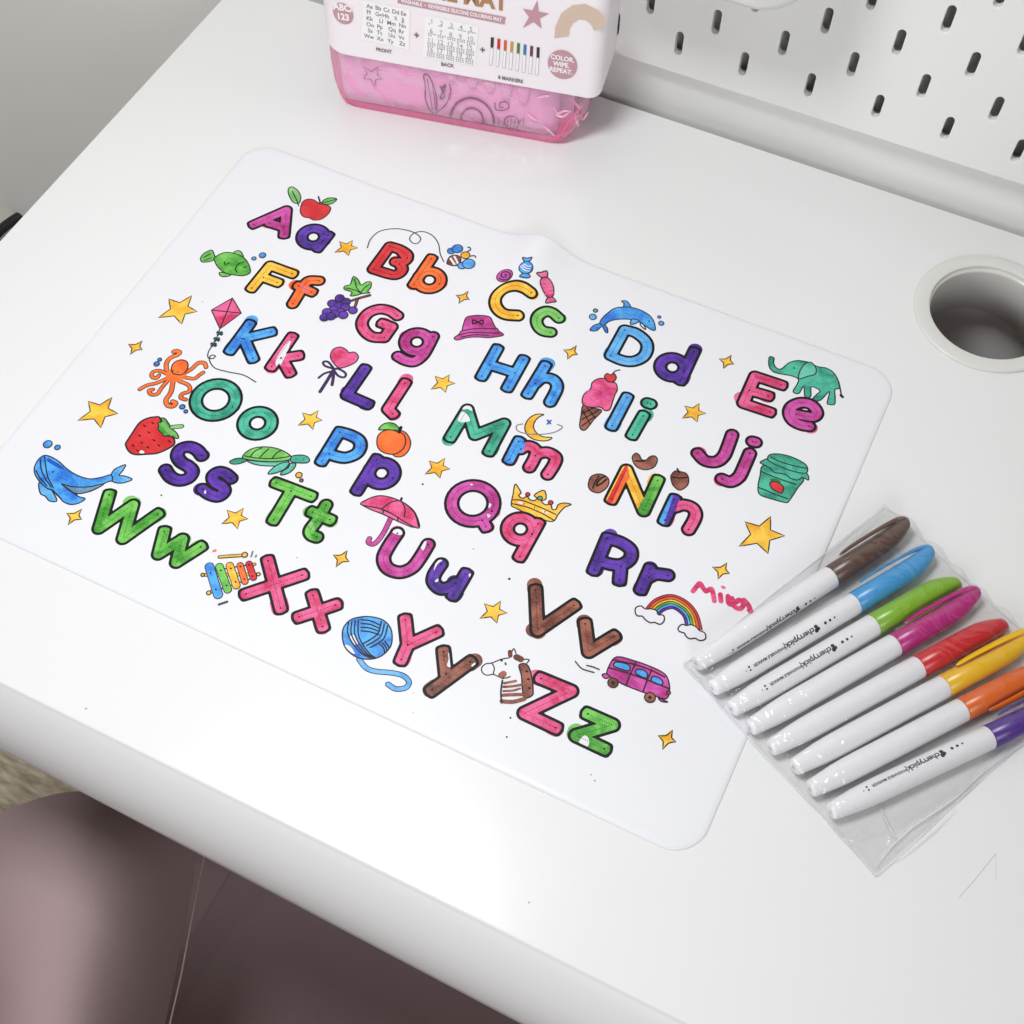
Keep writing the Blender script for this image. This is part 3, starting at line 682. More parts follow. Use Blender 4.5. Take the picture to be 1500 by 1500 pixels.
pic('printed_elephant', 'teal elephant with raised trunk', 'G', [
    ('f', 'teal', [(762, 140), (803, 147), (800, 195), (830, 238), (872, 240), (930, 192), (1000, 170), (1070, 176), (1120, 190), (1185, 222), (1260, 235), (1322, 272), (1365, 340), (1380, 410), (1338, 425), (1340, 490), (1335, 553), (1290, 555), (1270, 540), (1290, 440), (1210, 518), (1140, 516), (1180, 465), (1205, 445), (1190, 420), (1130, 402), (1125, 485), (1075, 485), (1065, 395), (1020, 458), (970, 442), (1008, 375), (1015, 330), (950, 302), (880, 290), (800, 270), (760, 220)]),
    ('f', 'lightteal', [(1075, 198), (1130, 186), (1172, 240), (1163, 290), (1100, 308), (1022, 330), (1030, 262)]), ('l', 'black', [(972, 235), (985, 236)], .05), ('w', 'teal', [(1250, 275), (1262, 280)], .06), ('w', 'teal', [(1290, 320), (1305, 322)], .06),
    ('l', 'line', [(1368, 350), (1385, 420), (1392, 470)], .04), ('w', 'black', [(1390, 475), (1405, 490)], .08)])
pic('printed_jar', 'teal jam jar with a cloth lid and strawberry label', 'G', [
    ('f', 'teal', [(697, 1100), (680, 1180), (662, 1280), (680, 1348), (790, 1388), (900, 1416), (935, 1402), (1010, 1290), (1060, 1205), (900, 1150), (760, 1100)]),
    ('f', 'teal', [(755, 1040), (718, 1042), (680, 1066), (722, 1090), (765, 1115), (805, 1152), (855, 1160), (905, 1172), (950, 1205), (1010, 1220), (1055, 1198), (1105, 1220), (1085, 1160), (930, 1110)]),
    ('f', 'teal', [(757, 1005), (800, 990), (880, 996), (970, 1022), (1060, 1068), (1096, 1110), (1085, 1158), (1000, 1150), (880, 1112), (755, 1050)]),
    ('l', 'line', [(770, 1015), (860, 1060), (980, 1095), (1090, 1118)]), ('l', 'line', [(690, 1145), (820, 1200), (1000, 1260)]), ('l', 'line', [(668, 1285), (800, 1340), (925, 1385)]),
    ('f', 'red', [(765, 1250), (800, 1232), (850, 1250), (885, 1285), (870, 1335), (825, 1320), (785, 1295)]), ('l', 'darkgreen', [(770, 1222), (810, 1215), (860, 1240)], .06)])
pic('printed_octopus', 'orange octopus with curled arms and bubbles', 'C', [
    ('w', 'orange', [(405, 610), (398, 520), (435, 465), (495, 440), (520, 415), (490, 400), (465, 408)], .10, 1), ('w', 'orange', [(555, 610), (630, 565), (690, 512), (745, 512), (762, 550)], .09, 1),
    ('w', 'orange', [(555, 640), (650, 655), (700, 622), (735, 598)], .08, 1), ('w', 'orange', [(410, 615), (335, 582), (275, 595), (265, 635), (305, 650), (330, 625)], .08, 1),
    ('w', 'orange', [(410, 650), (310, 695), (225, 715), (155, 753)], .08, 1), ('w', 'orange', [(415, 670), (355, 740), (315, 795), (260, 800), (240, 765), (275, 755)], .08, 1),
    ('w', 'orange', [(460, 680), (440, 780), (395, 850), (410, 900), (460, 908), (485, 880), (455, 865)], .10, 1), ('w', 'orange', [(520, 680), (600, 715), (612, 770), (545, 795), (530, 830), (575, 848)], .08, 1),
    ('f', 'orange', [(400, 600), (455, 570), (560, 600), (560, 650), (500, 685), (420, 682), (395, 645)], 0), ('f', 'orange', [(455, 600), (445, 560), (470, 510), (530, 485), (585, 500), (597, 545), (575, 595), (530, 622), (480, 615)]),
    ('l', 'black', [(455, 585), (465, 588)], .04), ('l', 'black', [(500, 598), (510, 598)], .04),
    ('o', 'blue', (338, 482), 19), ('o', 'blue', (310, 522), 27), ('o', 'blue', (545, 915), 27), ('o', 'blue', (577, 957), 19)])
pic('printed_kite', 'pink kite with a bow tail', 'A', [
    ('p', 'hotpink', [(365, 1120), (432, 1235), (270, 1355), (205, 1212)]), ('s', 'line', [(365, 1120), (270, 1355)]), ('s', 'line', [(205, 1212), (432, 1235)]),
    ('l', 'line', [(268, 1355), (255, 1400), (225, 1460), (185, 1525), (180, 1570), (215, 1580), (235, 1560), (205, 1555), (190, 1590), (230, 1650), (330, 1680), (450, 1705), (545, 1760)])]
    + [('s', 'darkteal', [(x-22, y-12), (x+22, y+12)], .09) for (x, y) in ((268, 1388), (246, 1434), (222, 1474))] + [('s', 'darkteal', [(x-20, y+16), (x+22, y-12)], .07) for (x, y) in ((268, 1388), (246, 1434), (222, 1474))])
pic('printed_lollipop', 'pink heart lollipop with a dark purple bow', 'D', [
    ('w', 'darkpurple', [(430, 510), (370, 610), (305, 712)], .10), ('w', 'darkpurple', [(415, 525), (345, 545), (292, 585)], .07), ('w', 'darkpurple', [(430, 520), (425, 590), (415, 650)], .09),
    ('l', 'darkpurple', [(430, 500), (380, 440), (335, 440), (350, 475), (430, 500), (480, 505), (540, 545), (525, 580), (470, 565), (430, 510)], .07),
    ('f', 'hotpink', [(400, 390), (425, 325), (490, 303), (545, 328), (570, 352), (620, 350), (656, 390), (632, 440), (560, 478), (480, 495), (430, 450)])])
pic('printed_moon', 'yellow crescent moon with an orbit line', 'H', [
    ('f', 'yellow', [(1190, 338), (1110, 336), (1035, 380), (992, 460), (1010, 540), (1070, 590), (1150, 612), (1230, 610), (1275, 580), (1180, 570), (1110, 525), (1082, 465), (1100, 405), (1145, 360)]),
    ('l', 'grey', [(975, 435), (905, 455), (920, 510), (1020, 540), (1170, 545), (1310, 520), (1385, 470), (1330, 440)]),
    ('w', 'darkblue', [(1225, 395), (1262, 435)], .05), ('w', 'darkblue', [(1265, 398), (1225, 440)], .05)])
pic('printed_nuts', 'brown coffee bean, cashew and acorn', 'R', [
    ('f', 'brown', [(158, 480), (185, 415), (260, 388), (330, 405), (372, 455), (350, 530), (270, 585), (195, 570), (160, 530)]), ('l', 'black', [(330, 410), (270, 450), (240, 510), (290, 490), (350, 440)], .05), ('l', 'black', [(200, 540), (230, 470), (270, 410)], .04),
    ('f', 'brown', [(615, 215), (650, 172), (688, 190), (715, 238), (760, 242), (800, 208), (850, 200), (878, 240), (850, 310), (780, 342), (700, 335), (640, 290)]), ('l', 'black', [(640, 250), (700, 255), (750, 250)], .05),
    ('f', 'brown', [(1020, 410), (1060, 360), (1120, 365), (1180, 385), (1205, 440), (1190, 510), (1110, 558), (1045, 510), (1025, 460)]), ('l', 'black', [(1030, 420), (1110, 432), (1195, 425)], .04), ('l', 'black', [(1110, 375), (1082, 330)], .05)])
pic('printed_strawberry', 'red strawberry with green leaves', 'K', [
    ('f', 'red', [(35, 430), (55, 380), (120, 280), (200, 165), (290, 110), (385, 92), (455, 108), (500, 300), (600, 330), (632, 400), (590, 455), (430, 530), (280, 545), (150, 548), (75, 510)], .05),
    ('f', 'green', [(465, 105), (515, 112), (565, 180), (600, 235), (660, 290), (680, 345), (640, 350), (585, 312), (540, 320), (500, 325), (478, 290), (432, 245), (440, 195), (425, 165), (475, 150)]),
    ('w', 'palegreen', [(500, 175), (540, 240), (600, 300)], .12), ('w', 'palegreen', [(600, 215), (715, 205)], .10, 1)] + dots('K', [(265, 200), (205, 320), (230, 405), (380, 375), (320, 280), (440, 440), (305, 462), (365, 165), (125, 440), (180, 500), (570, 390)], 30, 'black')
    + [('f', 'white', [(200, 530), (220, 500), (245, 505), (270, 530), (235, 540)], 0)])
pic('printed_turtle', 'green and teal sea turtle with yellow bubbles', 'L', [
    ('f', 'lightteal', [(310, 408), (430, 418), (600, 425), (775, 410), (700, 455), (620, 470), (480, 466), (375, 445)]),
    ('f', 'teal', [(268, 385), (185, 390), (122, 425), (165, 450), (250, 440), (312, 408)]), ('f', 'teal', [(800, 368), (880, 350), (960, 360), (1000, 400), (975, 435), (880, 437), (800, 425)]),
    ('f', 'lightteal', [(848, 445), (830, 500), (762, 553), (685, 570), (702, 530), (765, 490), (790, 445)]), ('f', 'lightteal', [(778, 432), (735, 500), (640, 545), (545, 558), (600, 492), (690, 440)]),
    ('f', 'lightgreen', [(265, 382), (292, 330), (370, 282), (470, 262), (590, 268), (700, 300), (780, 348), (800, 378), (760, 408), (600, 425), (430, 415), (320, 400)]),
    ('l', 'line', [(285, 360), (420, 385), (600, 390), (740, 375), (790, 360)]), ('l', 'line', [(350, 370), (400, 310), (480, 270)]), ('l', 'line', [(450, 385), (510, 320), (560, 280)]), ('l', 'line', [(590, 388), (640, 330), (690, 300)]),
    ('l', 'black', [(935, 388), (942, 390)], .06), ('o', 'yellow', (885, 572), 38), ('o', 'brown', (912, 630), 22)])
pic('printed_whale', 'blue humpback whale with two bubbles', 'I', [
    ('f', 'lightblue', [(118, 1000), (128, 1105), (180, 1140), (222, 1185), (295, 1185), (255, 1095), (200, 1040)]),
    ('f', 'lightblue', [(820, 965), (862, 880), (920, 845), (982, 825), (955, 880), (918, 930), (965, 935), (1048, 970), (960, 1005), (890, 1005), (840, 985)]),
    ('f', 'blue', [(185, 730), (115, 768), (72, 850), (78, 920), (130, 1000), (200, 1060), (260, 1085), (330, 1160), (372, 1200), (440, 1222), (520, 1205), (578, 1163), (520, 1145), (480, 1112), (600, 1098), (700, 1058), (790, 1000), (850, 980), (835, 925), (740, 950), (620, 965), (500, 930), (400, 868), (300, 780)]),
    ('f', 'greyblue', [(352, 1020), (460, 1045), (620, 1045), (760, 1015), (700, 1058), (580, 1103), (480, 1110), (400, 1060)]),
    ('f', 'darkblue', [(200, 760), (290, 800), (380, 870), (300, 850), (215, 800)], 0),
    ('l', 'line', [(172, 740), (188, 860), (210, 960), (262, 1055)]), ('l', 'line', [(130, 770), (140, 870), (180, 960), (240, 1050)]), ('l', 'line', [(85, 880), (130, 960), (200, 1040)]), ('l', 'line', [(260, 1080), (290, 1120), (340, 1165)]), ('l', 'line', [(340, 1010), (420, 1080), (500, 1125)]),
    ('l', 'black', [(252, 893), (262, 900)], .06), ('o', 'blue', (205, 620), 47), ('o', 'blue', (302, 652), 30)])
pic('printed_peach', 'orange peach with one green leaf', 'M', [
    ('f', 'orange', [(1000, 320), (1070, 320), (1120, 380), (1137, 450), (1110, 530), (1040, 590), (950, 580), (900, 450)]),
    ('f', 'orange', [(765, 440), (780, 360), (840, 310), (915, 298), (990, 318), (1060, 350), (1082, 430), (1050, 510), (960, 565), (860, 555), (790, 510)]),
    ('f', 'green', [(785, 297), (830, 240), (900, 220), (970, 238), (1012, 297), (950, 302), (880, 295)]), ('w', 'black', [(1010, 325), (1030, 270)], .09)])
pic('printed_umbrella', 'open pink umbrella with a curved handle', 'O', [
    ('w', 'magenta', [(575, 440), (500, 600), (430, 700), (380, 732), (338, 712), (350, 675)], .10, 1),
    ('p', 'pink', [(262, 335), (450, 375), (580, 430), (845, 570), (760, 557), (630, 502), (480, 430), (360, 385)]),
    ('f', 'hotpink', [(262, 335), (340, 278), (440, 248), (540, 258), (650, 297), (740, 350), (812, 430), (845, 570), (700, 508), (580, 430), (450, 375)]),
    ('l', 'line', [(650, 295), (560, 315), (470, 380)]), ('l', 'line', [(670, 300), (705, 380), (695, 465)]), ('l', 'line', [(700, 320), (800, 420), (840, 560)]), ('s', 'line', [(490, 395), (480, 435)]), ('s', 'line', [(635, 455), (630, 505)]), ('w', 'black', [(664, 290), (672, 270)], .06)])
pic('printed_crown', 'golden crown with red and teal gems', 'Q', [
    ('f', 'yellow', [(860, 145), (898, 190), (925, 240), (900, 268), (940, 300), (990, 280), (1018, 312), (1065, 325), (1100, 300), (1070, 270), (1110, 235), (1172, 212), (1197, 250), (1195, 310), (1150, 330), (1190, 370), (1250, 368), (1268, 420), (1310, 420), (1332, 370), (1400, 352), (1475, 368), (1400, 402), (1330, 480), (1285, 548), (1200, 545), (1020, 480), (870, 410), (818, 372), (838, 250)]),
    ('l', 'line', [(830, 318), (940, 325), (1150, 405), (1312, 480)]), ('l', 'line', [(820, 358), (1000, 400), (1180, 480), (1290, 545)]), ('f', 'white', [(890, 335), (935, 340), (945, 365), (890, 355)], 0), ('f', 'white', [(1130, 420), (1190, 445), (1240, 470), (1180, 460)], 0),
    ('o', 'red', (998, 258), 26), ('o', 'red', (1250, 348), 28), ('o', 'teal', (1132, 300), 28), ('l', 'black', [(1068, 400), (1078, 402)], .05), ('l', 'black', [(1182, 448), (1192, 450)], .05), ('l', 'red', [(950, 360), (960, 364)], .06)])
pic('printed_xylophone', 'rainbow xylophone with a yellow beater', 'N', [
    ('w', 'yellow', [(50, 356), (600, 350)], .06, 1), ('w', 'yellow', [(108, 536), (565, 248)], .0, 0) if False else ('w', 'yellow', [(108, 536), (180, 500)], .06, 1), ('w', 'yellow', [(520, 260), (565, 250)], .06, 1), ('o', 'yellow', (48, 356), 20), ('o', 'yellow', (108, 536), 24), ('o', 'yellow', (604, 350), 20),
    ('s', 'line', [(190, 510), (540, 390)]), ('s', 'line', [(130, 320), (540, 250)]),
    ('w', 'blue', [(115, 275), (202, 555)], .20, 1), ('w', 'green', [(215, 275), (298, 505)], .17, 1), ('w', 'yellow', [(318, 265), (385, 465)], .165, 1), ('w', 'orange', [(422, 262), (470, 425)], .14, 1), ('w', 'red', [(510, 248), (555, 385)], .14, 1),
    ('w', 'yellow', [(215, 178), (450, 162)], .05, 1), ('o', 'yellow', (468, 158), 30), ('l', 'grey', [(550, 120), (530, 180)], .04), ('l', 'grey', [(588, 160), (570, 182)], .04), ('w', 'orange', [(150, 122), (180, 112)], .05), ('w', 'darkpurple', [(205, 655), (250, 640), (295, 625)], .05)]
    + dots('N', [(128, 340), (180, 505), (230, 315), (285, 465), (330, 295), (378, 430), (425, 275), (465, 400), (512, 260), (545, 372)], 14, 'black'))
pic('printed_yarn_ball', 'blue ball of yarn with a trailing thread', 'P', [
    ('w', 'lightblue', [(225, 660), (290, 740), (380, 772), (520, 785), (630, 812), (682, 870), (650, 922), (560, 932), (490, 890)], .10, 1),
    ('f', 'blue', [(75, 480), (80, 380), (140, 305), (230, 275), (330, 272), (440, 300), (510, 370), (528, 460), (510, 550), (430, 630), (330, 660), (210, 645), (110, 570)]),
    ('f', 'white', [(140, 460), (180, 440), (215, 520), (170, 520)], 0), ('f', 'white', [(95, 525), (150, 550), (190, 620), (120, 570)], 0)]
    + [('l', 'line', [(130+q*30, 320-q*8), (120+q*32, 420), (170+q*28, 520), (250+q*24, 610), (330+q*16, 650)]) for q in range(4)]
    + [('l', 'line', [(240, 300+q*34), (330, 310+q*34), (415, 350+q*30)]) for q in range(4)] + [('l', 'line', [(430+q*28, 310+q*22), (400+q*28, 420+q*22), (330+q*28, 480+q*22), (260+q*30, 520+q*18)]) for q in range(3)]
    + [('l', 'line', [(410+q*24, 520-q*12), (450+q*20, 560-q*12), (460+q*20, 610-q*22)]) for q in range(3)])
pic('printed_zebra', 'zebra head with a brown mane', 'T', [
    ('l', 'line', [(310, 1010), (260, 985), (210, 965), (150, 972), (108, 945), (102, 900), (140, 865), (200, 855), (290, 820), (370, 806)], .03),
    ('l', 'line', [(200, 858), (222, 905), (210, 965)], .03), ('l', 'line', [(380, 800), (392, 745), (412, 720), (430, 768)], .03), ('l', 'line', [(480, 830), (520, 820), (556, 828), (530, 860)], .03),
    ('w', 'brown', [(372, 750), (375, 785)], .11), ('w', 'brown', [(435, 800), (475, 820)], .16), ('w', 'brown', [(290, 975), (310, 960)], .16), ('l', 'black', [(285, 840), (300, 825)], .05), ('l', 'black', [(322, 865), (338, 862)], .07), ('l', 'line', [(300, 1000), (340, 998), (378, 985)], .03),
    ('f', 'brown', [(458, 880), (520, 865), (560, 915), (585, 1025), (592, 1110), (585, 1165), (512, 1190), (490, 1100), (482, 980)]),
    ('l', 'black', [(520, 935), (545, 940)], .05), ('l', 'black', [(535, 1010), (560, 1015)], .05), ('l', 'black', [(545, 1095), (570, 1100)], .05),
    ('w', 'brown', [(312, 1050), (370, 1040), (430, 1028)], .06), ('w', 'brown', [(308, 1085), (390, 1080), (480, 1065)], .06), ('w', 'brown', [(305, 1125), (400, 1120), (470, 1100)], .05), ('w', 'brown', [(300, 1165), (390, 1160), (490, 1158)], .08), ('w', 'brown', [(292, 1222), (400, 1228), (510, 1200)], .10),
    ('l', 'line', [(300, 1020), (285, 1130), (292, 1245)], .04)])
pic('printed_van', 'magenta camper van with blue windows', 'S', [
    ('f', 'magenta', [(262, 1160), (285, 1090), (320, 1040), (370, 1030), (470, 1058), (570, 1092), (680, 1140), (735, 1190), (755, 1280), (730, 1358), (650, 1340), (540, 1305), (410, 1255), (350, 1225), (300, 1195)]),
    ('f', 'magenta', [(225, 1172), (255, 1162), (285, 1185), (250, 1200)]), ('f', 'magenta', [(665, 1350), (705, 1368), (740, 1385), (690, 1380)]),
    ('f', 'lightblue', [(328, 1075), (380, 1075), (440, 1100), (435, 1140), (370, 1125), (318, 1102)]), ('f', 'blue', [(498, 1130), (545, 1132), (580, 1162), (572, 1197), (520, 1180), (485, 1155)]), ('f', 'blue', [(622, 1185), (665, 1192), (700, 1225), (690, 1250), (640, 1238), (610, 1218)]),
    ('l', 'line', [(490, 1075), (450, 1160), (410, 1255)]), ('l', 'line', [(615, 1130), (580, 1210), (545, 1305)]), ('l', 'line', [(275, 1115), (450, 1165), (600, 1220), (750, 1280)]), ('l', 'line', [(310, 1055), (470, 1088), (600, 1132), (720, 1190)]),
    ('o', 'brown', (310, 1235), 44), ('o', 'brown', (600, 1350), 46), ('o', 'black', (310, 1235), 10), ('o', 'black', (600, 1350), 10), ('o', 'brown', (745, 1312), 16),
    ('l', 'black', [(12, 1065), (60, 1120), (110, 1140), (165, 1155)], .03), ('l', 'black', [(100, 1098), (150, 1110), (205, 1132)], .03)])
OA = [(568, 648), (640, 575), (765, 540), (890, 590), (975, 690), (1012, 822)]; IA = [(672, 702), (715, 668), (780, 652), (840, 690), (868, 730), (876, 780)]
items = []
for q, cn in enumerate(['red', 'orange', 'yellow', 'green', 'lightblue', 'purple']):
    t = (q+.5)/6; items.append(('l', cn, [(a[0]*(1-t)+b_[0]*t, a[1]*(1-t)+b_[1]*t) for a, b_ in zip(OA, IA)], .088))
for q in range(7):
    t = q/6; items.append(('l', 'line', [(a[0]*(1-t)+b_[0]*t, a[1]*(1-t)+b_[1]*t) for a, b_ in zip(OA, IA)], .022))
items += [('f', 'white', [(485, 680), (490, 645), (530, 632), (562, 655), (610, 655), (650, 668), (665, 700), (705, 705), (712, 745), (680, 775), (635, 760), (600, 762), (560, 735), (540, 712), (500, 708)]),
          ('f', 'white', [(822, 805), (850, 777), (885, 785), (925, 780), (965, 798), (985, 822), (1030, 845), (1035, 890), (990, 902), (955, 885), (910, 888), (880, 865), (870, 845), (830, 830)])]
pic('printed_rainbow', 'rainbow between two white clouds', 'S', items)
pic('written_name', 'name Mina handwritten in bright pink felt tip', 'X', [
    ('w', 'hotpink', [(95, 100), (130, 55), (158, 28), (190, 75), (215, 102), (240, 85), (265, 80), (280, 130), (290, 190)], .125), ('w', 'hotpink', [(345, 130), (350, 192)], .125), ('w', 'hotpink', [(365, 62), (378, 68)], .085),
    ('w', 'hotpink', [(415, 145), (418, 205), (440, 225)], .125), ('w', 'hotpink', [(450, 165), (470, 235), (525, 262), (560, 215), (520, 180), (490, 200)], .13), ('w', 'hotpink', [(560, 180), (600, 225), (625, 290), (610, 275)], .125)])

def star(crop, tips, col='yellow', label=''):
    T = np.array(tips, float); c = T.mean(0); P = []
    n = len(T)
    for i in range(n):
        m = (T[i]+T[(i+1) % n])/2; P.append(T[i]); P.append(c+(m-c)*(.56 if n == 5 else .60))
    Pm = M_(crop, P); d = Draw()
    off = np.array([.05, -.03])*random.choice([-1, 1]); cen = Pm.mean(0)
    d.poly((Pm-cen)*.97+cen+off, 'paleyellow'); 
    if n == 4:
        Q = []
        for i in range(0, 8, 2):
            a, m, b_ = Pm[i], Pm[i+1], Pm[(i+2) % 8]; Q += [a, (a+m)/2+(cen-(a+m)/2)*.06, m, (b_+m)/2+(cen-(b_+m)/2)*.06]
        Pm = np.array(Q)
    d.poly(Pm, col); d.line(Pm, .032, 'line', True)
    d.build('printed_star' if n == 5 else 'printed_sparkle', label or None)
star('A', [(1175, 692), (1275, 685), (1315, 740), (1245, 800), (1140, 775)])
star('px', [(247, 438), (281, 433), (288.8, 456.4), (266, 474.8), (232, 465.5)])
star('I', [(610, 190), (845, 150), (905, 312), (735, 455), (505, 382)])
star('D', [(145, 905), (290, 885), (325, 972), (240, 1058), (105, 1020)])
star('B', [(710, 1195), (820, 1185), (862, 1250), (790, 1318), (680, 1295)])
star('px', [(628.7, 675.3), (651.7, 671.3), (659, 687), (644.7, 700.4), (622.7, 694.7)])
star('L', [(95, 955), (275, 935), (325, 1050), (210, 1160), (35, 1105)])
star('T', [(128, 290), (283, 265), (345, 378), (248, 475), (85, 430)])
star('F', [(1180, 1190), (1325, 1165), (1390, 1265), (1305, 1352), (1155, 1315)])
star('W', [(288, 115), (385, 95), (438, 168), (375, 235), (265, 208)])
for cr, tp in [('E', [(60, 620), (195, 575), (208, 665), (90, 712)]), ('E', [(1240, 1220), (1385, 1170), (1395, 1272), (1285, 1325)]), ('G', [(320, 155), (428, 120), (450, 200), (358, 240)]),
               ('C', [(50, 340), (180, 308), (178, 390), (68, 435)]), ('J', [(48, 325), (188, 285), (185, 380), (60, 432)]), ('px', [(488, 813.2), (509, 806.6), (511.7, 822.7), (492.2, 830.8)]),
               ('S', [(1090, 325), (1205, 292), (1225, 375), (1135, 420)]), ('U', [(1285, 693), (1385, 655), (1407, 735), (1315, 788)])]:
    star(cr, tp)
for (u, v_, r) in [(746, 848, .07), (747.7, 1051.5, .05), (742.3, 1079.6, .05), (619.2, 709.3, .06), (865.8, 1135, .03), (236.3, 725.5, .05), (693.5, 804.2, .03), (435, 817, .03), (871.3, 1143.5, .035), (1015, 965, .04), (606, 1015, .02), (605, 1044, .02), (297, 442, .03), (1012, 968, .02)]:
    d = Draw(); q = onmat(u, v_); V, Fc = disc(q[0], q[1], r, 0); d.add([(a[0], a[1]) for a in V], Fc, 'line'); d.build('ink_speck', None)

# ------------------------------------------------------------------ text helper
def text2d(s, size, align='CENTER', bold=0.0, cut=False):
    cu = bpy.data.curves.new('t', 'FONT'); cu.body = s; cu.size = size; cu.align_x = align; cu.align_y = 'CENTER'; cu.offset = bold; cu.resolution_u = 3
    o = bpy.data.objects.new('t', cu); C.objects.link(o); bpy.context.view_layer.update()
    me = bpy.data.meshes.new_from_object(o.evaluated_get(bpy.context.evaluated_depsgraph_get()))
    if cut:                               # strips, so that the letters can follow a curved barrel
        b_ = bmesh.new(); b_.from_mesh(me)
        for y in np.arange(-.5, .5, .04): bmesh.ops.bisect_plane(b_, geom=b_.verts[:]+b_.edges[:]+b_.faces[:], plane_co=(0, y, 0), plane_no=(0, 1, 0))
        b_.to_mesh(me); b_.free()
    V = [(a.co.x, a.co.y) for a in me.vertices]; Fc = [tuple(p.vertices) for p in me.polygons]
    bpy.data.objects.remove(o); bpy.data.curves.remove(cu); bpy.data.meshes.remove(me)
    return V, Fc

# ------------------------------------------------------------------ markers in the clear bag
BARREL = plain('marker_white_plastic', (238, 237, 240), .22, .5)
TXT = plain('marker_print', (28, 28, 34), .4)
TIPS = [(1020, 972), (1044, 1008), (1072, 1038), (1099, 1066), (1129, 1096), (1163, 1124), (1187, 1156), (1217, 1189)]
COLL = [(1217, 845), (1251, 884), (1279, 916), (1310, 945), (1345, 977), (1382, 1006), (1409, 1040), (1448, 1080)]
PENS = [('brown', (88, 62, 50), 50, 5.0, 100), ('sky blue', (58, 150, 210), 78, 5.0, 55), ('lime green', (128, 180, 20), -112, 5.0, 12), ('magenta', (182, 22, 122), 52, 5.1, 200),
        ('red', (204, 16, 26), -150, 5.1, 200), ('yellow', (236, 184, 0), 42, 5.1, 200), ('orange', (222, 98, 10), -62, 5.1, 200), ('purple', (74, 26, 132), 70, 5.1, -6)]
PENR = .575
def make_marker(idx, cname, rgb, clipdeg, capL, textdeg, grp):
    zz = PENR+(.16 if idx < 2 else .06)
    a = onz(*TIPS[idx], zz); b2 = onz(*COLL[idx], zz)
    ax = (b2-a); Lb = np.linalg.norm(ax); ax /= Lb; side = np.array([-ax[1], ax[0], 0.0]); up = np.array([0, 0, 1.0])
    names = ['leftmost marker in the bag', 'second marker from the left', 'third marker from the left', 'fourth marker from the left', 'fifth marker from the left', 'sixth marker from the left', 'seventh marker, next to the purple one', 'rightmost marker in the bag']
    root = empty('marker', (a[0], a[1], 0), 'white felt tip marker with %s cap, %s' % (cname, names[idx]), 'marker', grp)
    N = 40
    def ringpts(s, r, off=(0, 0)):
        c = a+ax*s+side*off[0]+up*off[1]
        return [tuple(c+r*(math.cos(t)*side+math.sin(t)*up)) for t in [k*math.tau/N for k in range(N)]]
    def lath(name, secs, mat, caps=(True, True)):
        V = []; Fc = []
        for sct in secs: V += ringpts(*sct)
        for i in range(len(secs)-1):
            for k in range(N): Fc.append((i*N+k, i*N+(k+1) % N, (i+1)*N+(k+1) % N, (i+1)*N+k))
        if caps[0]: Fc.append(tuple(range(N-1, -1, -1)))
        if caps[1]: Fc.append(tuple(range((len(secs)-1)*N, len(secs)*N)))
        return mesh(name, V, Fc, mat, smooth=True)
    BP = [(-.03, .30), (-.01, .36), (.04, .395), (.15, .41), (.7, .47), (1.3, .53), (1.9, .562), (2.6, PENR)]
    secs = BP+[ (Lb-.06, PENR), (Lb-.02, PENR-.01), (Lb, PENR-.04)]
    br_ = lath('barrel', secs, BARREL); adopt(br_, root)
    # little recess in the blunt end
    pl = lath('end_plug', [(-.035, .10), (-.01, .12)], plain('plug_grey', (190, 190, 192), .4)); adopt(pl, root)
    cm = plain('cap_'+cname.replace(' ', '_'), rgb, .28, .5, noise=.04, nscale=60)
    cr = math.radians(clipdeg)
    od = (math.sin(cr), math.cos(cr))      # clip direction in (side, up)
    def off(k): return (od[0]*k, od[1]*k)
    cs = [(Lb+.005, PENR-.03), (Lb+.02, PENR), (Lb+2.6, .555), (Lb+3.2, .55, off(.01)), (Lb+3.7, .535, off(.03)), (Lb+4.1, .50, off(.08)), (Lb+4.5, .445, off(.15)), (Lb+4.8, .39, off(.22)), (Lb+capL-.03, .34, off(.27)), (Lb+capL+.06, .29, off(.30)), (Lb+capL+.09, .22, off(.31))]
    cap = lath('cap', cs, cm); adopt(cap, root)
    # clip: bar from the cap's end running back along it
    cn = np.array(side*od[0]+up*od[1]); tn = np.cross(ax, cn)
    V = []; Fc = []
    sec = [(Lb+capL+.16, .28, .24, .10), (Lb+capL+.10, .52, .27, .13), (Lb+capL-.25, .66, .26, .13), (Lb+4.1, .74, .24, .10), (Lb+3.0, .79, .22, .08), (Lb+1.9, .80, .20, .075), (Lb+1.2, .77, .16, .07), (Lb+.85, .71, .09, .06)]
    for (s, o_, hw, ht) in sec:
        c = a+ax*s+cn*o_
        for (p_, q_) in ((-hw, -ht), (hw, -ht), (hw*.9, ht*.6), (0, ht), (-hw*.9, ht*.6)): V.append(tuple(c+tn*p_+cn*q_))
    for i in range(len(sec)-1):
        for k in range(5): Fc.append((i*5+k, i*5+(k+1) % 5, (i+1)*5+(k+1) % 5, (i+1)*5+k))
    Fc += [(4, 3, 2, 1, 0), tuple(range((len(sec)-1)*5, len(sec)*5))]
    cl = mesh('clip', V, Fc, cm, smooth=True)
    m_ = cl.modifiers.new('s', 'SUBSURF'); m_.levels = 1; m_.render_levels = 1
    cl.parent = cap
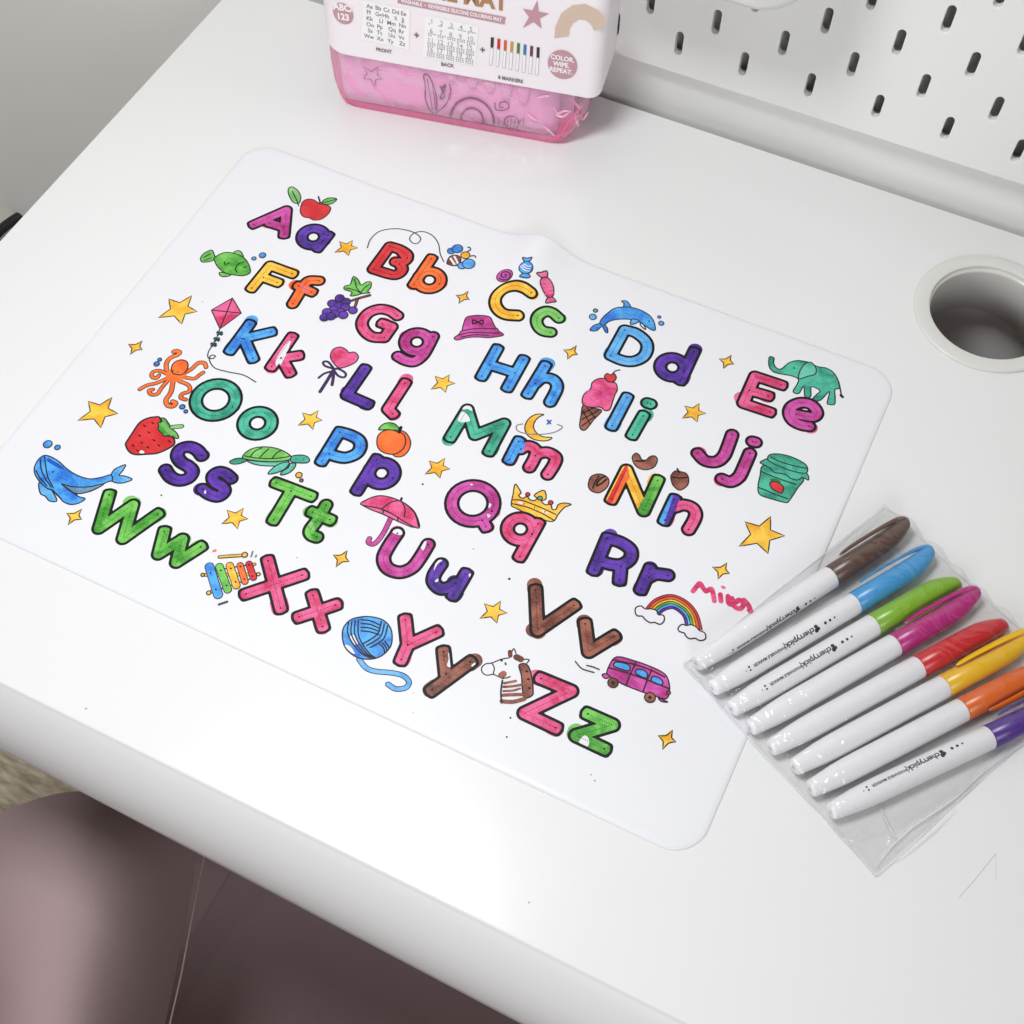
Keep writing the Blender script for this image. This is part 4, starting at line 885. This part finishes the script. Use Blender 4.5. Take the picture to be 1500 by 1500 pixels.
    # print on the barrel, reading from the cap towards the tip
    if textdeg < 180:
        V = []; Fc = []
        def put(V2, F2, s0):
            k = len(V)
            for (x, y) in V2:
                ang = math.radians(textdeg)+y/PENR     # 0 = top, positive = left side
                s = s0-x; r = float(np.interp(s, [q[0] for q in BP], [q[1] for q in BP]))+.006
                V.append(tuple(a+ax*s+r*(math.cos(ang)*up-math.sin(ang)*side)))
            for q in F2: Fc.append(tuple(k+i for i in q))
        sg = lambda t: ([(x, y) for x, y in t[0]], t[1])
        for (sx, r) in ((Lb-1.55, .05), (Lb-1.82, .07), (Lb-2.1, .078)): V2, F2 = disc(0, 0, r, 0); put([(x, y) for x, y, _ in V2], F2, sx)
        for (dx, dy, r) in ((0, -.08, .10), (.05, .10, .11), (-.07, .06, .09)): V2, F2 = disc(dx, dy, r, 0); put([(x, y) for x, y, _ in V2], F2, Lb-2.62)
        V2, F2 = text2d('cherrypick', .39, bold=.011, cut=True); put(V2, F2, Lb-3.60)
        V2, F2 = text2d('|', .42, bold=.004, cut=True); put(V2, F2, Lb-4.48)
        V2, F2 = text2d('WASHABLE MARKER', .20, bold=.006, cut=True); put(V2, F2, Lb-5.40)
        for (dx, dy, r) in ((0, -.07, .055), (.0, .1, .05), (.22, .04, .03)): V2, F2 = disc(dx, dy, r, 0); put([(x, y) for x, y, _ in V2], F2, Lb-6.55)
        tx = mesh('printed_text', V, Fc, TXT); tx.parent = br_
    return a, b2, ax, Lb
PD = []
for i, (cn_, rgb, cdeg, cL, tdeg) in enumerate(PENS):
    PD.append(make_marker(i, cn_, rgb, cdeg, cL, {0: 66, 1: 24, 2: 8, 7: -16}.get(i, 999) if tdeg < 180 else 999, 'felt tip markers lying side by side in the clear bag'))

# ------------------------------------------------------------------ clear bag
m, nt, b = new_mat('clear_film')
for nd in list(nt.nodes): nt.nodes.remove(nd)
out = nt.nodes.new('ShaderNodeOutputMaterial'); tr = nt.nodes.new('ShaderNodeBsdfTransparent'); gl = nt.nodes.new('ShaderNodeBsdfGlossy'); df = nt.nodes.new('ShaderNodeBsdfDiffuse')
tr.inputs[0].default_value = (.985, .985, .985, 1); gl.inputs['Roughness'].default_value = .07
df.inputs[0].default_value = (.9, .9, .9, 1)
lw = nt.nodes.new('ShaderNodeLayerWeight'); lw.inputs[0].default_value = .25
ng = nt.nodes.new('ShaderNodeNewGeometry'); nn_ = nt.nodes.new('ShaderNodeTexNoise'); nn_.inputs['Scale'].default_value = 38; nn_.inputs['Detail'].default_value = 2; nn_.inputs['Distortion'].default_value = 2.2
nb = nt.nodes.new('ShaderNodeBump'); nb.inputs['Strength'].default_value = .7; nb.inputs['Distance'].default_value = .005
nt.links.new(ng.outputs['Position'], nn_.inputs['Vector']); nt.links.new(nn_.outputs['Fac'], nb.inputs['Height']); nt.links.new(nb.outputs['Normal'], gl.inputs['Normal']); nt.links.new(nb.outputs['Normal'], lw.inputs['Normal'])
mp_ = nt.nodes.new('ShaderNodeMath'); mp_.operation = 'MULTIPLY_ADD'; mp_.inputs[1].default_value = .26; mp_.inputs[2].default_value = .03
m1 = nt.nodes.new('ShaderNodeMixShader'); m2 = nt.nodes.new('ShaderNodeMixShader'); m2.inputs[0].default_value = .012
nt.links.new(lw.outputs['Facing'], mp_.inputs[0]); nt.links.new(mp_.outputs[0], m1.inputs[0]); nt.links.new(tr.outputs[0], m1.inputs[1]); nt.links.new(gl.outputs[0], m1.inputs[2])
nt.links.new(m1.outputs[0], m2.inputs[1]); nt.links.new(df.outputs[0], m2.inputs[2]); nt.links.new(m2.outputs[0], out.inputs[0])
FILM = m
Bc = [onz(1296, 742, .1)[:2], onz(1000, 975, .15)[:2], onz(1283, 1284, .05)[:2]]
e1v = Bc[0]-Bc[1]; e2v = Bc[2]-Bc[1]
NU, NV = 110, 90
rng = np.random.default_rng(3)
ph = rng.uniform(0, 6.28, (14,)); fr = rng.uniform(-1.6, 1.6, (14, 2))
bag = empty('plastic_bag', (*(Bc[1]+.5*e1v+.5*e2v), 0), 'clear crinkled plastic bag holding eight felt tip markers', 'plastic bag')
def film_h(P, smooth=.9):
    best = 0.07
    for (a, b2, ax, Lb) in PD:
        rel = P-a[:2]; s = rel@ax[:2]; dd = abs(rel@np.array([-ax[1], ax[0]]))
        so = max(0, -s-.0, s-(Lb+4.9)); q = math.hypot(dd, so)
        top = a[2]+PENR+.05
        hgt = top-max(0, q-.25)*(.62 if so == 0 else .75)-(.10*max(0, q-.25)**2)
        if s < 1.5: hgt -= .20*(1.5-max(s, 0))/1.5
        best = max(best, hgt)
    wv = sum(math.sin(fr[k]@P*1.9+ph[k]) for k in range(14))/14
    return best+.05*wv*(1.3 if best < .5 else .5)+.015*abs(math.sin(3.1*(P@fr[3])+2*wv))
V = []; Fc = []
for i in range(NU+1):
    for j in range(NV+1):
        P = Bc[1]+e1v*(i/NU)*1.0+e2v*(j/NV)*1.0
        edge = min(i/NU*16, (1-i/NU)*16, j/NV*18, (1-j/NV)*18)
        P = P+np.array([.05*math.sin(j*.13+i*.05), .05*math.sin(i*.11)])*(1 if edge < .5 else .3)
        V.append((P[0], P[1], .16+(film_h(P)-.06)*min(1, edge/.35)*1.0))
for i in range(NU):
    for j in range(NV): k = i*(NV+1)+j; Fc.append((k, k+NV+1, k+NV+2, k+1))
adopt(mesh('upper_film', V, Fc, FILM, smooth=True), bag)
lowV = [(*(Bc[1]), .145), (*(Bc[0]), .145), (*(Bc[0]+e2v), .03), (*(Bc[2]), .03)]
adopt(mesh('lower_film', lowV, [(0, 1, 2, 3)], FILM), bag)
SEAM = plain('heat_sealed_edge', (236, 238, 240), .15); 
nt = SEAM.node_tree; b = nt.nodes['Principled BSDF']; b.inputs['Alpha'].default_value = .30
def seam(P0, P1, hw, jit=.06, z=.2):
    n_ = 60; P = [np.array(P0)*(1-t)+np.array(P1)*t+np.array([math.sin(t*11)*jit, math.cos(t*8)*jit])*.6 for t in np.linspace(0, 1, n_)]
    V, Fc = tube([(p[0], p[1], z+.02*math.sin(k*.35)) for k, p in enumerate(P)], [hw*(.8+.35*math.sin(k*.55)) for k in range(n_)], 6)
    adopt(mesh('seam', V, Fc, SEAM, smooth=True), bag)
seam(Bc[1], Bc[0], .035, z=.22); seam(Bc[1], Bc[2], .06, z=.2); seam(Bc[2], Bc[2]+e1v, .045, z=.12); seam(Bc[0], Bc[0]+e2v, .03, z=.2)
# creases of the loose film beyond the last marker
def crease(pts, w0):
    P = [np.array(onz(u, v_, .25)) for (u, v_) in pts]
    V, Fc = tube(catmull3 if False else P, [w0*(.4+.6*math.sin(math.pi*k/(len(P)-1))) for k in range(len(P))], 6)
    o = mesh('crease', V, Fc, SEAM, smooth=True); adopt(o, bag)
crease([(1283, 1268), (1305, 1240), (1335, 1212), (1365, 1192), (1400, 1168), (1440, 1130), (1475, 1104), (1500, 1088)], .07)
crease([(1290, 1184), (1297, 1200), (1305, 1216), (1312, 1228)], .10)
crease([(1310, 1262), (1340, 1240), (1370, 1215), (1400, 1185)], .045)
crease([(1290, 752), (1262, 780), (1230, 812), (1180, 858), (1120, 900)], .03)

# ------------------------------------------------------------------ package: pink pouch with a white sleeve
ang = math.radians(11.3); PU = np.array([math.cos(ang), math.sin(ang), 0]); PN = np.array([math.sin(ang), -math.cos(ang), 0]); P0 = np.array([11.2, -8.0, 0.0])
LEAN = .10
def pk(s, o_, z): return P0+PU*s+PN*(o_-LEAN*z)+np.array([0, 0, z])
def onpk(u, v_, off_=0.0):                # where a sight line meets the pouch's leaning front plane, as (s, z)
    d = ray(u, v_); nn = PN+np.array([0, 0, LEAN]); O = P0+PN*off_
    t = ((O-CAM)@nn)/(d@nn); X = CAM+t*d; return np.array([(X-P0)@PU, X[2]])
def section(s0, s1, dep, r, nseg=8):
    pts = []; rl = r; rr2 = r*.45
    for (cs, co, a0, r) in ((s1-rr2, -rr2, 0, rr2), (s0+rl, -rl, 90, rl), (s0+rl, -dep+rl, 180, rl), (s1-rr2, -dep+rr2, 270, rr2)):
        for k in range(nseg+1):
            a = math.radians(a0+k*90/nseg); pts.append((cs+r*math.cos(a), co+r*math.sin(a)))
    return pts
def pouch_loft(name, secs, mat, par, caps=False):
    V = []; Fc = []; n = None
    for (s0, s1, dep, r, z, o_) in secs:
        p = section(s0, s1, dep, r); n = len(p)
        for (s, oo) in p:
            q = pk(s, oo+o_, z); V.append(tuple(q))
    for i in range(len(secs)-1):
        for k in range(n): Fc.append((i*n+k, i*n+(k+1) % n, (i+1)*n+(k+1) % n, (i+1)*n+k))
    if caps: Fc.append(tuple(range(n-1, -1, -1)))
    return adopt(mesh(name, V, Fc, mat, smooth=True), par)
m, nt, b = new_mat('pink_film')
for nd in list(nt.nodes): nt.nodes.remove(nd)
out = nt.nodes.new('ShaderNodeOutputMaterial'); tr = nt.nodes.new('ShaderNodeBsdfTransparent'); gl = nt.nodes.new('ShaderNodeBsdfGlossy'); df = nt.nodes.new('ShaderNodeBsdfTranslucent'); dd = nt.nodes.new('ShaderNodeBsdfDiffuse')
fcol = nt.nodes.new('ShaderNodeMix'); fcol.data_type = 'RGBA'; lwf = nt.nodes.new('ShaderNodeLayerWeight'); lwf.inputs[0].default_value = .45
fcol.inputs[6].default_value = (1, .88, .98, 1); fcol.inputs[7].default_value = (1, .34, .56, 1)
nt.links.new(lwf.outputs['Facing'], fcol.inputs[0]); nt.links.new(fcol.outputs[2], tr.inputs[0]); gl.inputs['Roughness'].default_value = .05
df.inputs[0].default_value = (1, .40, .70, 1); dd.inputs[0].default_value = (1, .58, .82, 1)
m0 = nt.nodes.new('ShaderNodeMixShader'); m0.inputs[0].default_value = .5
m1 = nt.nodes.new('ShaderNodeMixShader'); m1.inputs[0].default_value = .30
m2 = nt.nodes.new('ShaderNodeMixShader'); fz = nt.nodes.new('ShaderNodeLayerWeight'); fz.inputs[0].default_value = .35
nzz = nt.nodes.new('ShaderNodeTexNoise'); nzz.inputs['Scale'].default_value = 55; nzz.inputs['Detail'].default_value = 1.5; nzz.inputs['Distortion'].default_value = 1.2
geo = nt.nodes.new('ShaderNodeNewGeometry'); nt.links.new(geo.outputs['Position'], nzz.inputs['Vector'])
bpp = nt.nodes.new('ShaderNodeBump'); bpp.inputs['Strength'].default_value = .45; bpp.inputs['Distance'].default_value = .004
nt.links.new(nzz.outputs['Fac'], bpp.inputs['Height']); nt.links.new(bpp.outputs['Normal'], gl.inputs['Normal']); nt.links.new(bpp.outputs['Normal'], fz.inputs['Normal'])
nt.links.new(df.outputs[0], m0.inputs[1]); nt.links.new(dd.outputs[0], m0.inputs[2])
nt.links.new(tr.outputs[0], m1.inputs[1]); nt.links.new(m0.outputs[0], m1.inputs[2])
mm = nt.nodes.new('ShaderNodeMath'); mm.operation = 'MULTIPLY_ADD'; mm.inputs[1].default_value = .22; mm.inputs[2].default_value = .04
nt.links.new(fz.outputs['Fresnel'], mm.inputs[0]); nt.links.new(mm.outputs[0], m2.inputs[0]); nt.links.new(m1.outputs[0], m2.inputs[1]); nt.links.new(gl.outputs[0], m2.inputs[2]); nt.links.new(m2.outputs[0], out.inputs[0])
PINKF = m
pack = empty('product_package', tuple(pk(8, -2, 0)), 'pink see-through pouch in a white printed card sleeve standing at the back of the desk', 'package')
pouch_loft('pouch', [(1.9, 14.2, 2.6, .8, .02, -.15), (1.0, 14.9, 3.0, .9, .12, 0), (.55, 15.5, 3.4, 1.1, .5, .05), (.25, 16.0, 3.9, 1.3, 1.2, .0), (.1, 16.5, 4.4, 1.5, 2.4, 0), (.1, 16.8, 4.8, 1.6, 4, 0), (.1, 17.1, 5.0, 1.7, 8, 0), (.1, 17.1, 5.0, 1.7, 20, 0), (1.0, 16.5, 1.5, .7, 25, -1.5)], PINKF, pack, True)
GUS = plain('deep_pink_film', (255, 124, 172), .15); GUS.node_tree.nodes['Principled BSDF'].inputs['Alpha'].default_value = .42
GUS.node_tree.nodes['Principled BSDF'].inputs['Transmission Weight'].default_value = .0
pouch_loft('bottom_gusset', [(1.5, 14.55, 2.9, .9, .03, .02), (.9, 15.15, 3.2, .9, .22, .05), (.60, 15.55, 3.5, 1.1, .52, .07)], GUS, pack)
def gtube(pts, rad, nm):
    V, Fc = tube([pk(*q) for q in pts], rad); adopt(mesh(nm, V, Fc, GUS, smooth=True), pack)
gtube([(1.3, -.1, .15), (1.0, -.35, .8), (.75, -.6, 1.6), (.7, -.7, 2.6), (.62, -.75, 4.3)], [.09, .11, .08, .10, .08], 'side_seam')
gtube([(14.6, -.2, .1), (15.1, .1, .9), (15.5, .05, 1.8), (16.1, -.3, 2.6)], [.08, .11, .08, .1], 'side_seam')
vv_ = [tuple(pk(*q)) for q in ((14.7, .08, .35), (15.6, -.2, 1.0), (16.1, -.6, 2.0), (14.9, -.05, 1.9))]
adopt(mesh('corner_fold', vv_, [(0, 1, 2, 3)], GUS), pack)
CARD = plain('white_card', (247, 240, 243), .5)
ZS = onpk(690, 113, .12)[1]
v_ = pouch_loft('card_sleeve', [(.0, 17.15, 5.2, 1.75, ZS, .12), (.0, 17.2, 5.2, 1.8, 9, .12), (.0, 17.2, 5.2, 1.8, 17, .12)], CARD, pack)
SLEEVE = v_
# flat print on the sleeve's front
def sl(name, V2, Fc, col, lab=None, off_=.14, layer=0):
    o = mesh(name, [tuple(pk(s, off_+.004*layer, z)) for s, z in V2], Fc, col, label=lab)
    o.parent = SLEEVE; return o
RIDGE = plain('pink_highlight_ridge', (255, 196, 222), .04, 1.0, coat=1.0); RIDGE.node_tree.nodes['Principled BSDF'].inputs['Alpha'].default_value = .75  # pale ridges added to draw the film's highlight streaks
for pts, off_ in (([(1232, 440), (1258, 472), (1282, 502)], -.25), ([(1252, 525), (1264, 552), (1272, 578)], -.15), ([(1284, 528), (1294, 545), (1318, 512)], -.5), ([(1036, 516), (1058, 536), (1082, 552)], .06), ([(1112, 578), (1138, 596), (1166, 624)], .06),
                  ([(1158, 485), (1178, 520), (1206, 508), (1240, 512)], .02), ([(1168, 525), (1200, 535), (1230, 515)], .02), ([(1085, 448), (1112, 442), (1142, 440)], .06)):
    Q = [onpk(*cpx('V', p), off_) for p in pts]; Q = catmull(np.array(Q), 4, False)
    V, Fc = tube([pk(q[0], off_, q[1]) for q in Q], [.02+.07*math.sin(math.pi*(k+.5)/len(Q)) for k in range(len(Q))], 8)
    adopt(mesh('crease', V, Fc, RIDGE, smooth=True), pack)
DUST = plain('print_dusty_rose', (196, 150, 160), .5); TAN = plain('print_tan', (214, 190, 170), .5); WHT = plain('print_white', (250, 248, 248), .5)
GR = plain('print_grey', (120, 112, 116), .5); GRL = plain('print_light_grey', (170, 166, 170), .5)
def vp(pts, off_=.14): return [tuple(onpk(*cpx('V', p), off_)) for p in pts]
def sltext(s, cpt, size, col, lean=0.0, rotx=None, layer=2, bold=.012, name='printed_text'):
    V2, F2 = text2d(s, size, bold=bold); c = onpk(*cpx('V', cpt), .14); ca, sa = math.cos(lean), math.sin(lean)
    return sl(name, [(c[0]+x*ca-y*sa, c[1]+x*sa+y*ca) for x, y in V2], F2, col, layer=layer)
def circ_v(c, edge, n=32):
    a = onpk(*cpx('V', c), .14); b_ = onpk(*cpx('V', edge), .14); r = np.linalg.norm(a-b_)
    return [(a[0]+r*math.cos(t), a[1]+r*math.sin(t)) for t in np.linspace(0, math.tau, n+1)[:-1]], [tuple(range(n))]
V2, F2 = circ_v((196, 62), (243, 78)); sl('printed_badge', V2, F2, DUST, layer=1)
sltext('ABC/', (195, 36), .52, WHT, bold=.02); sltext('123', (195, 78), .52, WHT, bold=.02)
V2, F2 = circ_v((1200, 296), (1268, 300)); sl('printed_badge', V2, F2, DUST, layer=1)
sltext('COLOR.', (1200, 268), .38, WHT); sltext('WIPE.', (1195, 296), .38, WHT); sltext('REPEAT.', (1193, 324), .38, WHT)
P = vp([(445, -14), (940, 78), (935, 112), (445, 14)])
sl('printed_banner', P, [(0, 1, 2, 3)], DUST, layer=1)
a_ = (np.array(P[0])+np.array(P[3]))/2; b_ = (np.array(P[1])+np.array(P[2]))/2; sl_ang = math.atan2(b_[1]-a_[1], b_[0]-a_[0]); ln = np.linalg.norm(b_-a_)
V2, F2 = text2d('WASHABLE  \u2022  REVERSIBLE SILICONE COLORING MAT', .30, bold=.008)
wd = max(x for x, y in V2)-min(x for x, y in V2); kx = ln*.94/wd; cc = (a_+b_)/2
sl('printed_text', [(cc[0]+x*kx*math.cos(sl_ang)-y*math.sin(sl_ang), cc[1]+x*kx*math.sin(sl_ang)+y*math.cos(sl_ang)) for x, y in V2], F2, WHT, layer=2)
# big title, mostly above the frame: ...MAT
V2, F2 = text2d('COLOR ME MAT', 1.25, align='RIGHT', bold=.05)
c = onpk(*cpx('V', (948, 22)), .14)
sl('printed_title', [(c[0]+x, c[1]+.05+y) for x, y in V2], F2, plain('print_brown_gold', (176, 134, 92), .5), layer=2)
# star and arch
T = np.array(vp([(1085, 0), (1138, 62), (1105, 132), (1018, 128), (1018, 40)])); cs_ = T.mean(0); Q = []
for i in range(5): mdd = (T[i]+T[(i+1) % 5])/2; Q += [tuple(T[i]), tuple(cs_+(mdd-cs_)*.48)]
k0 = len(Q); sl('printed_star', Q+[tuple(cs_)], [(i, (i+1) % k0, k0) for i in range(k0)], DUST, layer=1)
outr = [(1162, 175), (1168, 120), (1195, 60), (1245, 25), (1305, 18), (1360, 45), (1395, 85), (1405, 112)]; inr = [(1230, 165), (1232, 135), (1248, 105), (1275, 88), (1300, 90), (1325, 105), (1335, 122), (1342, 140)]
P = vp([o_ for o_ in outr]+inr); sl('printed_arch', P, [(i, i+1, 9+i, 8+i) for i in range(7)], TAN, layer=1)
# two thumbnails
def thumb(c4, rows_, nm, num):
    P = [np.array(q) for q in vp(c4)]
    sl(nm, [tuple(q) for q in P], [(0, 1, 2, 3)], WHT, layer=1)
    ex = P[1]-P[0]; sang = math.atan2(ex[1], ex[0]); W_ = np.linalg.norm(ex); hgt = np.linalg.norm(P[3]-P[0])
    V2 = []; F2 = []
    for i, row in enumerate(rows_):
        for j, t_ in enumerate(row):
            u = (j+.5+(.08*math.sin(i*5+j*3) if not num else 0))/len(row); v = (i+.5)/len(rows_)
            u = .04+.92*u; v = .04+.92*v
            c = (P[0]*(1-u)+P[1]*u)*(1-v)+(P[3]*(1-u)+P[2]*u)*v
            a_, b_ = text2d(t_, hgt/len(rows_)*(.62 if num else .86), bold=.006); k = len(V2)
            for (x, y) in a_:
                y += hgt/len(rows_)*.2 if num else 0
                V2.append((c[0]+x*math.cos(sang)-y*math.sin(sang), c[1]+x*math.sin(sang)+y*math.cos(sang)))
            F2 += [tuple(k+q for q in f) for f in b_]
            if num:                       # the little counted squares under each number
                for q in range(min(i*5+j+1, 12)):
                    x = (q % 4-1.5)*.13; y = -.08-(q//4)*.11; k = len(V2)
                    for (dx, dy) in ((0, 0), (.09, 0), (.09, .07), (0, .07)):
                        X_ = x+dx; Y_ = y+dy
                        V2.append((c[0]+X_*math.cos(sang)-Y_*math.sin(sang), c[1]+X_*math.sin(sang)+Y_*math.cos(sang)))
                    F2.append((k, k+1, k+2, k+3))
    sl('thumbnail_drawing', V2, F2, GRL if num else GR, layer=2)
thumb([(290, 2), (503, 48), (497, 228), (280, 180)], [['Aa', 'Bb', 'Cc', 'Dd', 'Ee'], ['Ff', 'Gg', 'Hh', 'Ii', 'Jj'], ['Kk', 'Ll', 'Mm', 'Nn'], ['Oo', 'Pp', 'Qq', 'Rr'], ['Ss', 'Tt', 'Uu', 'Vv'], ['Ww', 'Xx', 'Yy', 'Zz']], 'printed_thumbnail', False)
thumb([(572, 72), (815, 122), (800, 303), (560, 258)], [[str(i*5+j+1) for j in range(5)] for i in range(4)], 'printed_thumbnail', True)
sltext('FRONT', (382, 232), .30, GR, -.0, bold=.01); sltext('BACK', (673, 298), .30, GR, bold=.01); sltext('8 MARKERS', (962, 364), .30, GR, bold=.01)
sltext('+', (532, 163), .55, GR, bold=.02); sltext('+', (834, 230), .55, GR, bold=.02)
for q, cc in enumerate([(60, 44, 40), (204, 44, 54), (214, 96, 76), (200, 156, 72), (84, 134, 62), (62, 120, 190), (122, 40, 96), (52, 50, 56)]):
    x = 878+q*30; y = 192+q*6.5
    P = vp([(x-6, y-22), (x+8, y-20), (x+6, y+26), (x-8, y+24)]); sl('printed_marker', P, [(0, 1, 2, 3)], plain('print_cap', cc, .5), layer=1)
    P = vp([(x-8, y+26), (x+6, y+28), (x, y+108), (x-14, y+106)]); sl('printed_marker_outline', P, [(0, 1, 2, 3)], GRL, layer=1)
    P = vp([(x-7, y+28), (x+4, y+30), (x-1.5, y+106), (x-12, y+104)]); sl('printed_marker_barrel', P, [(0, 1, 2, 3)], WHT, layer=2)
# contents: folded mat and eight marker ends
fold = empty('folded_mat', tuple(pk(8, -1, .2)), 'white line-art mat folded up inside the pink pouch', 'colouring mat')
FW = plain('folded_mat_white', (248, 242, 250), .5)
V = []; Fc = []
prof_s = [(.9, -.55, 0), (1.1, -.30, 0), (2, -.22, 0), (5, -.20, 0), (8, -.22, 0), (11, -.25, 0), (13.6, -.28, 0), (14.3, -.40, 0), (14.6, -.7, 0), (14.6, -1.2, 0)]
for z in (.25, .35, 1.2, 2.4, 3.6, 5, 9, 15):
    for (s, o_, _) in prof_s: V.append(tuple(pk(s+(.1*math.sin(z) if s < 2 else 0), o_-(.25 if z < .3 else 0)+.05*math.sin(s*1.1+z), z)))
n = len(prof_s)
for i in range(7):
    for j in range(n-1): Fc.append((i*n+j, i*n+j+1, (i+1)*n+j+1, (i+1)*n+j))
fo = adopt(mesh('front_layer', V, Fc, FW, smooth=True), fold)
V = [tuple(pk(s, -1.6, z)) for z in (.3, 15) for s in (.8, 15.4)]; adopt(mesh('back_layer', V, [(0, 1, 3, 2)], FW), fold)
PL = plain('line_art_on_folded_mat', (90, 40, 80), .5)
def fl(pts, hw, closed=False, smooth=True, name='line_drawing'):
    Q = np.array([onpk(*cpx('V', p), -.12) for p in pts]); Q = catmull(Q, 5, closed) if smooth else Q
    V, Fc = ribbon(Q, hw, z=0, closed=closed)
    o = mesh(name, [tuple(pk(q[0], -.115, q[1])) for q in V], Fc, PL); adopt(o, fold); return o
fl([(288, 305), (326, 328), (355, 306), (352, 342), (375, 360), (346, 364), (338, 396), (322, 362), (290, 360), (306, 336)], .035, True, False)
fl([(690, 575), (690, 520), (720, 470), (780, 448), (840, 470), (878, 520), (885, 570), (875, 608)], .075); fl([(745, 580), (735, 540), (755, 505), (790, 495), (825, 515), (838, 560), (830, 590)], .065)
fl([(565, 345), (572, 400), (572, 450), (590, 500), (618, 525), (625, 490), (618, 420), (590, 350)], .04, True); fl([(580, 360), (592, 430), (605, 505)], .025); fl([(600, 365), (612, 440), (618, 505)], .025); fl([(622, 515), (665, 480), (688, 420), (682, 385)], .04)
fl([(640, 395), (660, 440), (640, 450), (665, 390), (650, 400), (640, 395)], .05)
fl([(890, 470), (895, 500), (930, 505), (955, 490), (945, 468), (915, 470), (912, 490), (930, 490)], .035)
fl([(935, 565), (940, 540), (965, 532), (990, 540), (1000, 565), (985, 592), (955, 595)], .04, True); fl([(935, 565), (905, 540), (912, 590)], .035, True, False); fl([(1000, 562), (1025, 535), (1020, 575)], .035, True, False)
for q in range(3): fl([(950+q*16, 540), (946+q*16, 590)], .02)
fl([(930, 628), (942, 616), (960, 630)], .03)
for q, (x, y) in enumerate([(452, 318), (532, 335), (610, 362), (690, 390), (780, 422), (860, 442), (935, 472), (1012, 492)]):
    c = onpk(*cpx('V', (x, y)), .15); V = []; Fc = []; N = 20; zs = [(0, .05), (.05, .2), (.2, .29), (.6, .36), (1.2, .42), (2.5, .46), (9, .47)]
    for (dz, r) in zs:
        for k in range(N):
            t = k*math.tau/N; V.append(tuple(pk(c[0]+r*math.cos(t), -.03+.0+r*math.sin(t)*.35-.12, c[1]+dz)))
    for i in range(len(zs)-1):
        for k in range(N): Fc.append((i*N+k, i*N+(k+1) % N, (i+1)*N+(k+1) % N, (i+1)*N+k))
    o = mesh('marker', V, Fc, BARREL, smooth=True)
    tag(o, ('leftmost', 'second from left', 'third from left', 'fourth from left', 'fifth from left', 'sixth from left', 'seventh from left', 'rightmost')[q]+' of the white marker ends below the sleeve in the pouch', 'marker', 'marker ends inside the pink pouch')
